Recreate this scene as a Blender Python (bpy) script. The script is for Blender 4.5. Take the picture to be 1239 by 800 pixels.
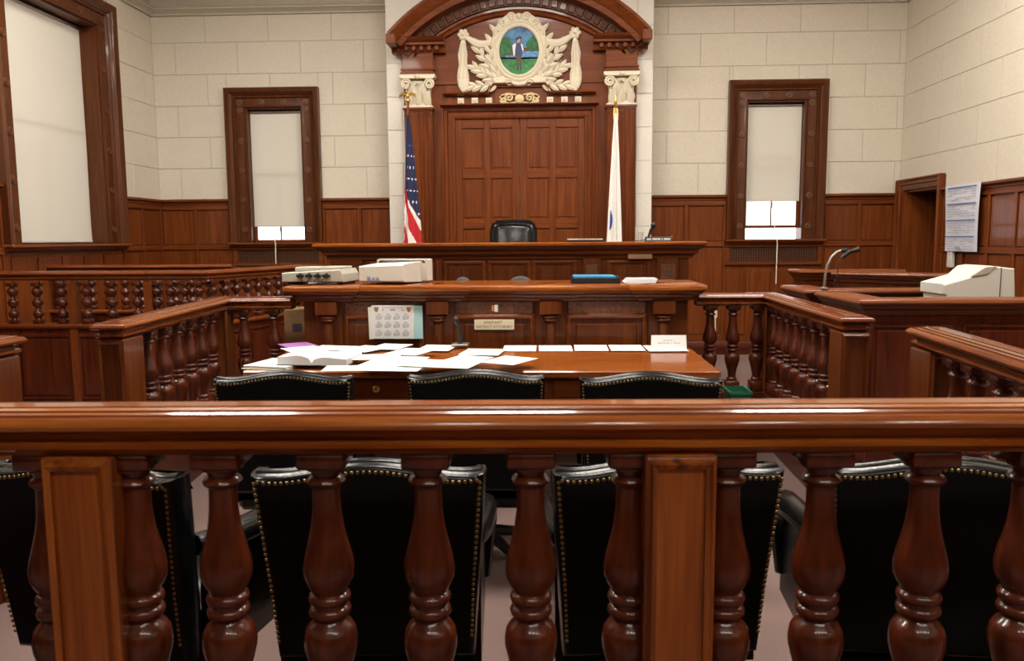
import bpy, bmesh, math, random
from mathutils import Vector, Matrix
random.seed(7)
for o in list(bpy.data.objects): bpy.data.objects.remove(o, do_unlink=True)
S = bpy.context.scene
C = S.collection
R = math.radians

# ------------------------------------------------------------------ camera
FPX, YAW, PITCH, ROLL, EYE = 974.4, R(2.545), R(6.461), R(0.385), 1.47
Fv = Vector((-math.sin(YAW)*math.cos(PITCH), math.cos(YAW)*math.cos(PITCH), -math.sin(PITCH)))
R0 = Vector((math.cos(YAW), math.sin(YAW), 0)); U0 = R0.cross(Fv)
Rv = R0*math.cos(ROLL) - U0*math.sin(ROLL); Uv = U0*math.cos(ROLL) + R0*math.sin(ROLL)
cd = bpy.data.cameras.new('camera'); cam = bpy.data.objects.new('camera', cd); C.objects.link(cam)
cd.sensor_width = 36.0; cd.lens = FPX/1239*36; cd.clip_start = .05
M = Matrix((Rv, Uv, -Fv)).transposed().to_4x4(); M.translation = (0, 0, EYE); cam.matrix_world = M
cd.dof.use_dof = True; cd.dof.focus_distance = 5.2; cd.dof.aperture_fstop = 7.0
S.camera = cam
def U(px, py, x=None, y=None, z=None):
    d = Fv + Rv*((px-619.5)/FPX) - Uv*((py-400)/FPX)
    t = y/d.y if y is not None else (x/d.x if x is not None else (z-EYE)/d.z)
    return Vector((0, 0, EYE)) + d*t
# ------------------------------------------------------------------ world, exposure
w = bpy.data.worlds.new('world'); S.world = w; w.use_nodes = True
bg = w.node_tree.nodes['Background']; bg.inputs[0].default_value = (1.0, .96, .98, 1); bg.inputs[1].default_value = 3.4
vs = S.view_settings; vs.view_transform = 'Standard'; vs.look = 'None'; vs.gamma = 1; vs.use_curve_mapping = False
vs.exposure = 0.0
LAMP = 56.0            # strength of the ceiling lamp diffusers

# ------------------------------------------------------------------ materials
def newmat(name):
    m = bpy.data.materials.new(name); m.use_nodes = True
    nt = m.node_tree; b = nt.nodes['Principled BSDF']
    return m, nt, b
def flat(name, col, rough=.5, metal=0, spec=.5, coat=0, bump=0, bscale=200, var=0):
    m, nt, b = newmat(name)
    b.inputs['Base Color'].default_value = (*col, 1); b.inputs['Roughness'].default_value = rough
    b.inputs['Metallic'].default_value = metal; b.inputs['Specular IOR Level'].default_value = spec
    b.inputs['Coat Weight'].default_value = coat; b.inputs['Coat Roughness'].default_value = .12
    if bump or var:
        tc = nt.nodes.new('ShaderNodeTexCoord'); n = nt.nodes.new('ShaderNodeTexNoise')
        n.inputs['Scale'].default_value = bscale; n.inputs['Detail'].default_value = 4
        nt.links.new(tc.outputs['Object'], n.inputs['Vector'])
        if bump:
            bp = nt.nodes.new('ShaderNodeBump'); bp.inputs['Strength'].default_value = bump; bp.inputs['Distance'].default_value = .004
            nt.links.new(n.outputs['Fac'], bp.inputs['Height']); nt.links.new(bp.outputs['Normal'], b.inputs['Normal'])
        if var:
            rp = nt.nodes.new('ShaderNodeValToRGB')
            rp.color_ramp.elements[0].position = .3; rp.color_ramp.elements[1].position = .7
            rp.color_ramp.elements[0].color = (*[c*(1-var) for c in col], 1); rp.color_ramp.elements[1].color = (*[min(1, c*(1+var)) for c in col], 1)
            nt.links.new(n.outputs['Fac'], rp.inputs['Fac']); nt.links.new(rp.outputs['Color'], b.inputs['Base Color'])
    return m
def wood(name, axis, dk, md, lt, rough=.34, coat=.14, fine=1.0):
    m, nt, b = newmat(name); N = nt.nodes; L = nt.links
    tc = N.new('ShaderNodeTexCoord'); oi = N.new('ShaderNodeObjectInfo')
    ad = N.new('ShaderNodeVectorMath'); ad.operation = 'MULTIPLY_ADD'
    ad.inputs[1].default_value = (1, 1, 1)
    cm = N.new('ShaderNodeCombineXYZ'); mu = N.new('ShaderNodeMath'); mu.operation = 'MULTIPLY'; mu.inputs[1].default_value = 37.0
    L.new(oi.outputs['Random'], mu.inputs[0])
    for i in range(3): L.new(mu.outputs[0], cm.inputs[i])
    L.new(tc.outputs['Object'], ad.inputs[0]); L.new(cm.outputs[0], ad.inputs[2])
    mp = N.new('ShaderNodeMapping'); sc = [14*fine]*3; sc['xyz'.index(axis)] = .9*fine; mp.inputs['Scale'].default_value = sc
    L.new(ad.outputs[0], mp.inputs['Vector'])
    n1 = N.new('ShaderNodeTexNoise'); n1.inputs['Scale'].default_value = 1.0; n1.inputs['Detail'].default_value = 5; n1.inputs['Distortion'].default_value = 1.2
    L.new(mp.outputs[0], n1.inputs['Vector'])
    mp2 = N.new('ShaderNodeMapping'); sc = [90*fine]*3; sc['xyz'.index(axis)] = 3*fine; mp2.inputs['Scale'].default_value = sc
    L.new(ad.outputs[0], mp2.inputs['Vector'])
    n2 = N.new('ShaderNodeTexNoise'); n2.inputs['Scale'].default_value = 1.0; n2.inputs['Detail'].default_value = 2
    L.new(mp2.outputs[0], n2.inputs['Vector'])
    mx = N.new('ShaderNodeMix'); mx.data_type = 'FLOAT'; mx.inputs[0].default_value = .35
    L.new(n1.outputs['Fac'], mx.inputs[2]); L.new(n2.outputs['Fac'], mx.inputs[3])
    rp = N.new('ShaderNodeValToRGB'); e = rp.color_ramp.elements
    e[0].position = .33; e[0].color = (*dk, 1); e[1].position = .68; e[1].color = (*lt, 1)
    x = e.new(.5); x.color = (*md, 1)
    L.new(mx.outputs[0], rp.inputs['Fac']); L.new(rp.outputs['Color'], b.inputs['Base Color'])
    bp = N.new('ShaderNodeBump'); bp.inputs['Strength'].default_value = .12; bp.inputs['Distance'].default_value = .002
    L.new(n2.outputs['Fac'], bp.inputs['Height']); L.new(bp.outputs['Normal'], b.inputs['Normal'])
    b.inputs['Roughness'].default_value = rough; b.inputs['Specular IOR Level'].default_value = .22; b.inputs['Coat Weight'].default_value = coat; b.inputs['Coat Roughness'].default_value = .07
    return m
OAK = ((.098, .021, .0045), (.150, .036, .0075), (.215, .058, .012))
OAKN = ((.105, .021, .0030), (.245, .060, .0075), (.38, .118, .016))
MAH = ((.036, .0065, .0022), (.075, .0140, .0045), (.115, .024, .0075))
wx, wy, wz = [wood('oak_grain_'+a, a, *OAK) for a in 'xyz']
nx, nyy, nz = [wood('bar_oak_grain_'+a, a, *OAKN, rough=.26, coat=.40) for a in 'xyz']
mz = wood('turned_mahogany', 'z', *MAH, rough=.3, coat=.5)
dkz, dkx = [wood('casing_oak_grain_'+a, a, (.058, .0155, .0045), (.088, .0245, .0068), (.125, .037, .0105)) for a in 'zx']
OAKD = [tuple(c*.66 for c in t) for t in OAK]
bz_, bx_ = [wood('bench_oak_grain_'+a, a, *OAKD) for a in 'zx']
posto = wood('post_oak', 'z', (.05, .010, .0016), (.225, .053, .0075), (.35, .10, .015), rough=.28, coat=.3, fine=1.0)
mh = wood('dark_mahogany', 'z', *MAH, rough=.34, coat=.2)
mhx = wood('dark_mahogany_x', 'x', *MAH, rough=.34, coat=.2)
rosm = flat('rosette_oak', (.115, .038, .012), .45, bump=.4, bscale=90, var=.3)
carved = flat('carved_oak', (.11, .036, .012), .5, bump=1.0, bscale=70, var=.6)
stone = flat('painted_stone', (.66, .60, .495), .75, bump=.25, bscale=45, var=.05)
stone2 = flat('bay_stone', (.73, .69, .62), .75, bump=.25, bscale=45, var=.04)
joint = flat('stone_joint', (.50, .45, .36), .9)
plaster = flat('cornice_plaster', (.50, .465, .38), .85, bump=.1, bscale=30, var=.04)
cream = flat('cream_carving_paint', (.72, .65, .50), .5, bump=.12, bscale=60, var=.06)
gilt = flat('gilded_cream', (.70, .56, .30), .4, bump=.4, bscale=80, var=.2)
carpet = flat('carpet', (.215, .145, .130), .95, spec=.1, bump=.8, bscale=300, var=.12)
ceilm = flat('ceiling_paint', (.55, .51, .42), .9)
gold = flat('brass', (.75, .48, .16), .28, metal=1)
nailm = flat('antique_nail_brass', (.30, .215, .09), .5, metal=1)
steel = flat('grey_metal', (.45, .44, .42), .35, metal=1)
blackp = flat('black_plastic', (.012, .012, .013), .45)
leather = flat('black_leather', (.005, .0055, .006), .22, spec=.3, bump=.12, bscale=160)
backcl = flat('black_back_cloth', (.005, .005, .006), .8, spec=.15, bump=.2, bscale=300)
greyf = flat('grey_upholstery', (.045, .05, .055), .8, bump=.3, bscale=300)
beige = flat('beige_plastic', (.60, .585, .52), .55)
console = flat('console_grey', (.42, .40, .33), .55)
beige2 = flat('beige_plastic_dark', (.40, .375, .31), .55)
darkvent = flat('dark_vent', (.10, .095, .08), .6)
paper = flat('white_paper', (.70, .695, .685), .75, var=.02, bscale=8)
paperc = flat('cream_paper', (.74, .70, .56), .75)
paperg = flat('pale_green_paper', (.68, .72, .58), .75)
ink = flat('ink_grey', (.36, .36, .40), .8)
inkd = flat('ink_dark', (.06, .05, .06), .8)
inkb = flat('ink_blue', (.13, .17, .36), .8)
inkr = flat('ink_red', (.45, .14, .16), .8)
teal = flat('pale_teal_paper', (.38, .60, .62), .75)
bluef = flat('blue_folder', (.02, .23, .42), .5)
white = flat('white_cloth', (.80, .78, .74), .85, var=.02, bscale=30)
redc = flat('red_cloth', (.50, .012, .02), .8)
navy = flat('navy_cloth', (.012, .018, .07), .8)
royal = flat('royal_blue', (.015, .03, .25), .7)
greenp = flat('green_plastic', (.015, .12, .06), .4)
purple = flat('purple_cover', (.30, .10, .33), .6)
signc = flat('engraved_sign', (.70, .60, .40), .5)
brownl = flat('brown_label', (.30, .16, .085), .5)
shieldm = flat('shield_brown', (.30, .14, .06), .6)
skyp = flat('painted_sky', (.06, .17, .32), .6, var=.5, bscale=14)
grassp = flat('painted_grass', (.03, .20, .055), .6, var=.5, bscale=25)
treep = flat('painted_trees', (.015, .12, .03), .6, var=.6, bscale=25)
waterp = flat('painted_water', (.10, .25, .50), .6, var=.6, bscale=60)
earthp = flat('painted_earth', (.10, .05, .028), .6, var=.3, bscale=30)
skinp = flat('painted_skin', (.55, .30, .19), .6)
vestp = flat('painted_vest', (.03, .06, .15), .6)
def blindmat():
    m, nt, b = newmat('blind_fabric'); N = nt.nodes; L = nt.links
    b.inputs['Base Color'].default_value = (.70, .66, .57, 1); b.inputs['Roughness'].default_value = .8
    t = N.new('ShaderNodeBsdfTranslucent'); t.inputs[0].default_value = (.40, .37, .30, 1)
    mx = N.new('ShaderNodeMixShader'); mx.inputs[0].default_value = .16
    L.new(b.outputs[0], mx.inputs[1]); L.new(t.outputs[0], mx.inputs[2]); L.new(mx.outputs[0], N['Material Output'].inputs[0])
    return m
blindm = blindmat()
def glassmat():
    m = bpy.data.materials.new('window_glass'); m.use_nodes = True; nt = m.node_tree; N = nt.nodes; L = nt.links
    N.remove(N['Principled BSDF'])
    a = N.new('ShaderNodeBsdfTransparent'); g = N.new('ShaderNodeBsdfGlossy'); g.inputs['Roughness'].default_value = .02
    f = N.new('ShaderNodeFresnel'); f.inputs[0].default_value = 1.45
    mx = N.new('ShaderNodeMixShader'); L.new(f.outputs[0], mx.inputs[0]); L.new(a.outputs[0], mx.inputs[1]); L.new(g.outputs[0], mx.inputs[2])
    L.new(mx.outputs[0], N['Material Output'].inputs[0]); return m
glass = glassmat()
def lampmat():
    m = bpy.data.materials.new('lamp_diffuser'); m.use_nodes = True; nt = m.node_tree; N = nt.nodes
    N.remove(N['Principled BSDF']); e = N.new('ShaderNodeEmission'); e.inputs[0].default_value = (1, .93, .83, 1); e.inputs[1].default_value = LAMP
    nt.links.new(e.outputs[0], N['Material Output'].inputs[0]); return m
lampm = lampmat()

# ------------------------------------------------------------------ mesh helpers
class MB:
    def __init__(s): s.v = []; s.f = []; s.mi = []; s.cur = 0
    def add(s, vs, fs):
        b = len(s.v); s.v += [tuple(p) for p in vs]
        for f in fs: s.f.append([b+i for i in f]); s.mi.append(s.cur)
        return s
    def box(s, x0, x1, y0, y1, z0, z1, ch=0.0):
        if x0 > x1: x0, x1 = x1, x0
        if y0 > y1: y0, y1 = y1, y0
        if z0 > z1: z0, z1 = z1, z0
        ch = min(ch, .45*min(x1-x0, y1-y0, z1-z0))
        if ch <= 0:
            v = [(x, y, z) for z in (z0, z1) for y in (y0, y1) for x in (x0, x1)]
            return s.add(v, [(0, 2, 3, 1), (4, 5, 7, 6), (0, 1, 5, 4), (2, 6, 7, 3), (0, 4, 6, 2), (1, 3, 7, 5)])
        bm = bmesh.new(); bmesh.ops.create_cube(bm, size=1)
        for q in bm.verts: q.co = Vector(((x0+x1)/2+q.co.x*(x1-x0), (y0+y1)/2+q.co.y*(y1-y0), (z0+z1)/2+q.co.z*(z1-z0)))
        bmesh.ops.bevel(bm, geom=list(bm.edges), offset=ch, segments=1, affect='EDGES', profile=.5)
        return s.bm(bm)
    def bm(s, bm, mat=None):
        if mat is not None: bm.transform(mat)
        bm.verts.index_update()
        s.add([q.co.copy() for q in bm.verts], [[q.index for q in f.verts] for f in bm.faces]); bm.free(); return s
    def lathe(s, prof, c=(0, 0, 0), n=16, axis='z', caps=True):
        vs = []; k = len(prof)
        for r, h in prof:
            for i in range(n):
                a = 2*math.pi*i/n; x, y = r*math.cos(a), r*math.sin(a)
                p = (x, y, h) if axis == 'z' else ((x, h, y) if axis == 'y' else (h, x, y))
                vs.append((c[0]+p[0], c[1]+p[1], c[2]+p[2]))
        fs = []
        for j in range(k-1):
            for i in range(n): fs.append((j*n+i, j*n+(i+1) % n, (j+1)*n+(i+1) % n, (j+1)*n+i))
        if caps: fs += [tuple(range(n))[::-1], tuple((k-1)*n+i for i in range(n))]
        return s.add(vs, fs)
    def sphere(s, c, r, n=10, m=6, sc=(1, 1, 1)):
        vs = [(c[0], c[1], c[2]-r*sc[2])]; fs = []
        for j in range(1, m):
            t = math.pi*j/m
            for i in range(n):
                a = 2*math.pi*i/n
                vs.append((c[0]+r*sc[0]*math.sin(t)*math.cos(a), c[1]+r*sc[1]*math.sin(t)*math.sin(a), c[2]-r*sc[2]*math.cos(t)))
        vs.append((c[0], c[1], c[2]+r*sc[2])); e = len(vs)-1
        for i in range(n):
            fs.append((0, 1+(i+1) % n, 1+i)); fs.append((e, 1+(m-2)*n+i, 1+(m-2)*n+(i+1) % n))
        for j in range(m-2):
            for i in range(n): fs.append((1+j*n+i, 1+j*n+(i+1) % n, 1+(j+1)*n+(i+1) % n, 1+(j+1)*n+i))
        return s.add(vs, fs)
    def tube(s, path, r, n=8, sy=1.0):
        P = [Vector(p) for p in path]; k = len(P); rr = r if isinstance(r, (list, tuple)) else [r]*k
        vs = []; ref = Vector((0, 0, 1))
        t0 = (P[1]-P[0]).normalized()
        if abs(t0.dot(ref)) > .9: ref = Vector((1, 0, 0))
        for i in range(k):
            t = (P[min(i+1, k-1)]-P[max(i-1, 0)]).normalized()
            a = (ref - t*ref.dot(t)).normalized(); b = t.cross(a); ref = a
            for j in range(n):
                th = 2*math.pi*j/n; vs.append(P[i]+a*rr[i]*math.cos(th)+b*rr[i]*sy*math.sin(th))
        fs = [(i*n+j, i*n+(j+1) % n, (i+1)*n+(j+1) % n, (i+1)*n+j) for i in range(k-1) for j in range(n)]
        fs += [tuple(range(n))[::-1], tuple((k-1)*n+j for j in range(n))]
        return s.add(vs, fs)
    def sweep(s, path, prof, nrm, closed=False):
        # profile point (a, b): a along tangent x normal, b along the normal
        P = [Vector(p) for p in path]; nrm = Vector(nrm).normalized(); k = len(P); m = len(prof); vs = []
        for i in range(k):
            tp = (P[i]-P[i-1]).normalized() if (i > 0 or closed) else None
            tn = (P[(i+1) % k]-P[i]).normalized() if (i < k-1 or closed) else None
            if tp is None: tp = tn
            if tn is None: tn = tp
            sp, sn = tp.cross(nrm), tn.cross(nrm); sd = (sp+sn).normalized(); sd = sd/max(.2, sd.dot(sp))
            for a, b in prof: vs.append(P[i]+sd*a+nrm*b)
        fs = []
        for i in range(k if closed else k-1):
            i2 = (i+1) % k
            for j in range(m): fs.append((i*m+j, i2*m+j, i2*m+(j+1) % m, i*m+(j+1) % m))
        if not closed: fs += [tuple(range(m)), tuple((k-1)*m+j for j in range(m))[::-1]]
        return s.add(vs, fs)
    def layers(s, outline, lay, fr=None):
        # outline: list of 2D (u,v); lay: (depth, inset); fr maps (u,v,depth)->3D
        fr = fr or (lambda u, v, d: (u, d, v)); n = len(outline); O = [Vector(p) for p in outline]
        ar = sum(O[i].x*O[(i+1) % n].y-O[(i+1) % n].x*O[i].y for i in range(n)); sg = 1 if ar > 0 else -1
        nr = []
        for i in range(n):
            t = (O[(i+1) % n]-O[i-1]).normalized(); nr.append(Vector((-t.y, t.x))*sg)
        vs = []
        for d, ins in lay:
            for i in range(n):
                q = O[i]+nr[i]*ins; vs.append(fr(q.x, q.y, d))
        fs = [(j*n+i, j*n+(i+1) % n, (j+1)*n+(i+1) % n, (j+1)*n+i) for j in range(len(lay)-1) for i in range(n)]
        fs += [tuple(range(n))[::-1], tuple((len(lay)-1)*n+i for i in range(n))]
        return s.add(vs, fs)
    def mesh(s, name, mats, smooth=35):
        me = bpy.data.meshes.new(name); me.from_pydata(s.v, [], s.f)
        if not isinstance(mats, (list, tuple)): mats = [mats]
        for m in mats: me.materials.append(m)
        if len(mats) > 1: me.polygons.foreach_set('material_index', s.mi)
        bm = bmesh.new(); bm.from_mesh(me); bmesh.ops.recalc_face_normals(bm, faces=bm.faces); bm.to_mesh(me); bm.free()
        if smooth:
            me.polygons.foreach_set('use_smooth', [True]*len(me.polygons)); me.set_sharp_from_angle(angle=R(smooth))
        me.update(); return me
    def build(s, name, mats, parent=None, smooth=35, **k): return put(name, s.mesh(name, mats, smooth), parent, **k)

WL = {}                 # rest position of every parent, so that parts can be given in the parent's room frame
def tag(o, label=None, cat=None, group=None, kind=None):
    if label: o['label'] = label
    if cat: o['category'] = cat
    if group: o['group'] = group
    if kind: o['kind'] = kind
    return o
def put(name, me, parent=None, loc=(0, 0, 0), rot=(0, 0, 0), label=None, cat=None, group=None, kind=None):
    o = bpy.data.objects.new(name, me); C.objects.link(o)
    o.rotation_euler = rot
    if parent is not None: o.parent = parent
    off = WL.get(parent.name, Vector((0, 0, 0))) if parent is not None else Vector((0, 0, 0))
    o.location = Vector(loc)-off; WL[o.name] = Vector(loc)
    return tag(o, label, cat, group, kind)
def empty(name, loc=(0, 0, 0), rotz=0, local=False, **k):
    # local: parts are given in the thing's own frame; otherwise in room coordinates (rotz must be 0)
    o = bpy.data.objects.new(name, None); C.objects.link(o); o.location = loc; o.rotation_euler = (0, 0, rotz); o.empty_display_size = .1
    WL[o.name] = Vector((0, 0, 0)) if local else Vector(loc)
    return tag(o, **k)
def dup(root, loc, rotz, **k):
    r = root.copy(); C.objects.link(r); r.location = loc; r.rotation_euler = (0, 0, rotz); tag(r, **k)
    for ch in list(root.children):
        c = ch.copy(); C.objects.link(c); c.parent = r
        for g in ch.children:
            d = g.copy(); C.objects.link(d); d.parent = c
    return r
def textmesh(txt, size, mat, depth=.0006, align='CENTER'):
    cu = bpy.data.curves.new('lettering', 'FONT'); cu.body = txt; cu.size = size; cu.extrude = depth; cu.align_x = align; cu.align_y = 'CENTER'; cu.resolution_u = 2
    o = bpy.data.objects.new('lettering', cu); C.objects.link(o)
    me = bpy.data.meshes.new_from_object(o.evaluated_get(bpy.context.evaluated_depsgraph_get()))
    bpy.data.objects.remove(o, do_unlink=True); me.materials.clear(); me.materials.append(mat); return me
ST = dict(kind='structure')

# ------------------------------------------------------------------ room shell
YF, XL, XR, YB, ZC = 10.3, -4.99, 4.36, -4.0, 4.95
put('floor', MB().box(XL-.4, XR+.6, YB-.2, YF+.3, -.1, 0).mesh('floor', carpet), **ST)
put('ceiling', MB().box(XL-.4, XR+.6, YB-.2, YF+.3, ZC, ZC+.1).mesh('ceiling', ceilm), **ST)

def holed(mb, x0, x1, z0, z1, y0, y1, holes):
    xs = sorted({x0, x1, *[min(max(h[i], x0), x1) for h in holes for i in (0, 1)]}); zs = sorted({z0, z1, *[min(max(h[i], z0), z1) for h in holes for i in (2, 3)]})
    for a, b in zip(xs, xs[1:]):
        for c, d in zip(zs, zs[1:]):
            mx, my = (a+b)/2, (c+d)/2
            if b-a < 1e-5 or d-c < 1e-5: continue
            if any(h[0] < mx < h[1] and h[2] < my < h[3] for h in holes): continue
            mb.box(a, b, y0, y1, c, d)
    return mb
def blocks(parent, x0, x1, z0, z1, holes, rowh=.39, bw=.80, off=0, mat=None, t=.008, zbase=2.005):
    """coursed stone blocks, each one proud of the recessed joints; y=0 is the joint plane, room at -y"""
    g = .0022
    k = math.floor((z0-zbase)/rowh); n = 0
    while zbase+k*rowh < z1-.02:
        a, b = max(z0, zbase+k*rowh), min(z1, zbase+(k+1)*rowh)
        xx = x0-bw+((off+(k % 2)*bw/2) % bw)
        while xx < x1:
            segs = [(max(x0, xx), min(x1, xx+bw), a, b)]
            for h in holes:
                new = []
                for s in segs:
                    if s[1] <= h[0] or s[0] >= h[1] or s[3] <= h[2] or s[2] >= h[3]: new.append(s); continue
                    if s[0] < h[0]: new.append((s[0], h[0], s[2], s[3]))
                    if s[1] > h[1]: new.append((h[1], s[1], s[2], s[3]))
                    c0, c1 = max(s[0], h[0]), min(s[1], h[1])
                    if s[2] < h[2]: new.append((c0, c1, s[2], h[2]))
                    if s[3] > h[3]: new.append((c0, c1, h[3], s[3]))
                segs = new
            for s in segs:
                if s[1]-s[0] > .03 and s[3]-s[2] > .03:
                    MB().box(s[0]+g, s[1]-g, -t, -.0005, s[2]+g, s[3]-g, .0025).build('stone_block', mat, parent, smooth=0); n += 1
            xx += bw
        k += 1
CAPP = [(0, -.10), (.025, -.10), (.025, -.07), (.035, -.06), (.035, -.045), (.05, -.03), (.07, -.022), (.07, 0), (0, 0)]   # (out of wall, down)
def hmold(mb, x0, x1, z, prof):
    # horizontal moulding on the local wall: out of wall = -y
    return mb.sweep([(x0, 0, z), (x1, 0, z)], prof, (0, 0, 1))
def wainscot(parent, x0, x1, n, zt=2.0, zr=1.39, low=True, m=None):
    m = m or wz
    hmold(MB(), x0, x1, zt, CAPP).build('wainscot_cap', wx, parent)
    MB().box(x0, x1, -.012, -.0005, .0, zt-.1).build('wainscot_board', m, parent)
    sw = .05; pw = (x1-x0)/n
    for i in range(n+1):
        xx = x0+i*pw; a, b = max(x0, xx-sw/2), min(x1, xx+sw/2)
        if b-a > .01: MB().box(a, b, -.034, -.012, .2, zt-.1, .004).build('wainscot_stile', m, parent)
    for z, h in ((zt-.13, .03), (zr-.03, .06), (.16, .08)):
        MB().box(x0, x1, -.036, -.012, z, z+h, .006).build('wainscot_rail', wx, parent)
    for i in range(n):
        for a, b in ((zr+.03, zt-.13), (.24, zr-.03)):
            MB().box(x0+i*pw+sw/2+.012, x0+(i+1)*pw-sw/2-.012, -.02, -.012, a+.012, b-.012, .006).build('wainscot_panel', m, parent)
def window(n, parent, xc, hw, z0, z1, cw, rd, tex=(5, 4), lift=0):
    """window in the local frame of its wall (y = 0 wall plane, +y outdoors)"""
    w_ = empty('window_%d' % n, local=True, **ST); w_.parent = parent
    P = [(xc-hw, 0, z0), (xc-hw, 0, z1), (xc+hw, 0, z1), (xc+hw, 0, z0)]
    c = cw
    prof = [(0, 0), (0, .03), (.012, .035), (.02, .03), (c*.46, .03), (c*.50, .055), (c*.55, .06), (c*.60, .05), (c*.66, .075), (c*.74, .085), (c*.78, .10), (c*.93, .115), (c, .10), (c, 0)]
    # tangent x normal must point away from the opening: walk so that it does
    mb = MB(); mb.sweep(P[::-1], prof, (0, -1, 0)); 
    test = mb.v[len(prof)-1]
    if abs(test[0]-xc) < hw: mb = MB(); mb.sweep(P, prof, (0, -1, 0))
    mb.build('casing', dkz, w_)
    # carved rosettes on the flat of the casing
    rb = MB()
    q = .040
    rb.lathe([(q, 0), (q, -.006), (q*.9, -.008)], n=14, axis='y'); rb.lathe([(.034, -.008), (.034, -.014), (.026, -.014), (.024, -.009), (.012, -.009), (.010, -.017), (.001, -.019)], n=12, axis='y')
    rm = rb.mesh('rosette', rosm)
    pos = []
    for i in range(tex[0]):
        zz = z0+.16+(z1-z0-.2)*i/(tex[0]-1); pos += [(xc-hw-c*.24, zz), (xc+hw+c*.24, zz)]
    for i in range(tex[1]): pos.append((xc-hw-c*.24+(2*hw+c*.48)*i/(tex[1]-1), z1+c*.24))
    for a, b in pos: put('rosette', rm, w_, loc=(a, -.0305, b))
    # reveal boards
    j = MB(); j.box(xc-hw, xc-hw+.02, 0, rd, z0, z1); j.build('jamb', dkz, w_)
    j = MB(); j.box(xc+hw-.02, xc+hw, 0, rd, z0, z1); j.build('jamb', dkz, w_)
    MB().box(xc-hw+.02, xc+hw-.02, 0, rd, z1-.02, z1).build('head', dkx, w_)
    # sashes
    f = .036; zm = (z0+z1)/2
    for a, b, y in ((z0+lift, zm+.03+lift, rd-.055), (zm-.015, z1-.02, rd-.02)):
        sb = MB(); X0, X1 = xc-hw+.02, xc+hw-.02
        sb.box(X0, X0+f, y-.03, y, a, b, .004); sb.box(X1-f, X1, y-.03, y, a, b, .004); sb.box(X0+f, X1-f, y-.03, y, a, a+f, .004); sb.box(X0+f, X1-f, y-.03, y, b-f, b, .004)
        sash = sb.build('sash', wx, w_)
        MB().box(xc-.008, xc+.008, y-.02, y-.006, a+f, b-f).build('sash_bar', wx, sash)
        MB().box(X0+f-.004, X1-f+.004, y-.016, y-.012, a+f-.004, b-f+.004).build('pane', glass, sash)
    # sill
    MB().box(xc-hw-cw-.02, xc+hw+cw+.02, -.13, rd, z0-.03, z0, .008).build('sill', wx, w_)
    ap = MB(); ap.sweep([(xc-hw-cw, 0, z0-.03), (xc+hw+cw, 0, z0-.03)], [(0, -.05), (.03, -.05), (.05, -.03), (.09, -.02), (.09, 0), (0, 0)], (0, 0, 1)); ap.build('sill_moulding', wx, w_)
    return w_
def blind(mw, xc, hw, ztop, zbot, y, label, group=None, tilt=0, cord=None):
    r = empty('roller_blind', local=True); r.matrix_world = mw @ Matrix.Translation((xc, y, ztop)); tag(r, label, 'blind', group)
    WL[r.name] = Vector((0, 0, 0))
    h = ztop-zbot; mb = MB(); n = 24
    vs = []; fs = []
    for i in range(n+1):
        t = i/n
        for s in (-1, 1): vs.append((s*hw, .004*math.sin(9*t)*t, -t*h+s*tilt*t))
    for i in range(n): fs.append((2*i, 2*i+1, 2*i+3, 2*i+2))
    mb.add(vs, fs); sh = mb.build('shade_cloth', blindm, r)
    MB().lathe([(.022, -hw), (.022, hw)], n=12, axis='x').build('roller', steel, r)
    MB().box(-hw, hw, -.006, .006, -h-.012, -h+.012, .003).build('hem_bar', blindm, r)
    if cord:
        zl = Z0-ztop
        MB().tube([(0, -.008, -h), (.004, -.015, -h-.08), (.0, -.24, zl+.012), (0.012, -.255, zl-.02), (.01, -.258, zl-cord)], .0065, 6).build('pull_cord', paperc, r)
        MB().lathe([(.003, -h-.03), (.012, -h-.035), (.012, -h-.05), (.004, -h-.055)], (0, -.011, 0), 10).build('pull_ring', steel, r)
    return r
def grille(parent_w, xc, hw, z0, z1, label, y=0):
    r = empty('radiator_grille', local=True); r.matrix_world = parent_w @ Matrix.Translation((xc, y, z0)); tag(r, label, 'grille', 'window radiator grilles')
    WL[r.name] = Vector((0, 0, 0)); H = z1-z0; b = .035
    f = MB(); f.box(-hw, hw, -.05, -.012, 0, b, .005); f.box(-hw, hw, -.05, -.012, H-b, H, .005); f.box(-hw, -hw+b*1.6, -.05, -.012, b, H-b, .005); f.box(hw-b*1.6, hw, -.05, -.012, b, H-b, .005)
    f.build('grille_frame', wx, r)
    MB().box(-hw+b, hw-b, -.014, -.012, b, H-b).build('grille_backing', blackp, r)
    g = MB(); x = -hw+b*1.6+.012
    while x < hw-b*1.6: g.box(x-.0045, x+.0045, -.03, -.022, b, H-b); x += .031
    z = b+.012
    while z < H-b: g.box(-hw+b, hw-b, -.034, -.026, z-.004, z+.004); z += .031
    g.build('grille_lattice', rosm, r, kind='stuff')
    return r

WXL, WXR, WHW, WCW = -3.463, 2.826, .365, .232
Z0, Z1 = 1.45, 3.15
BX0, BX1, BY = -1.92, 1.25, 9.85
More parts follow.
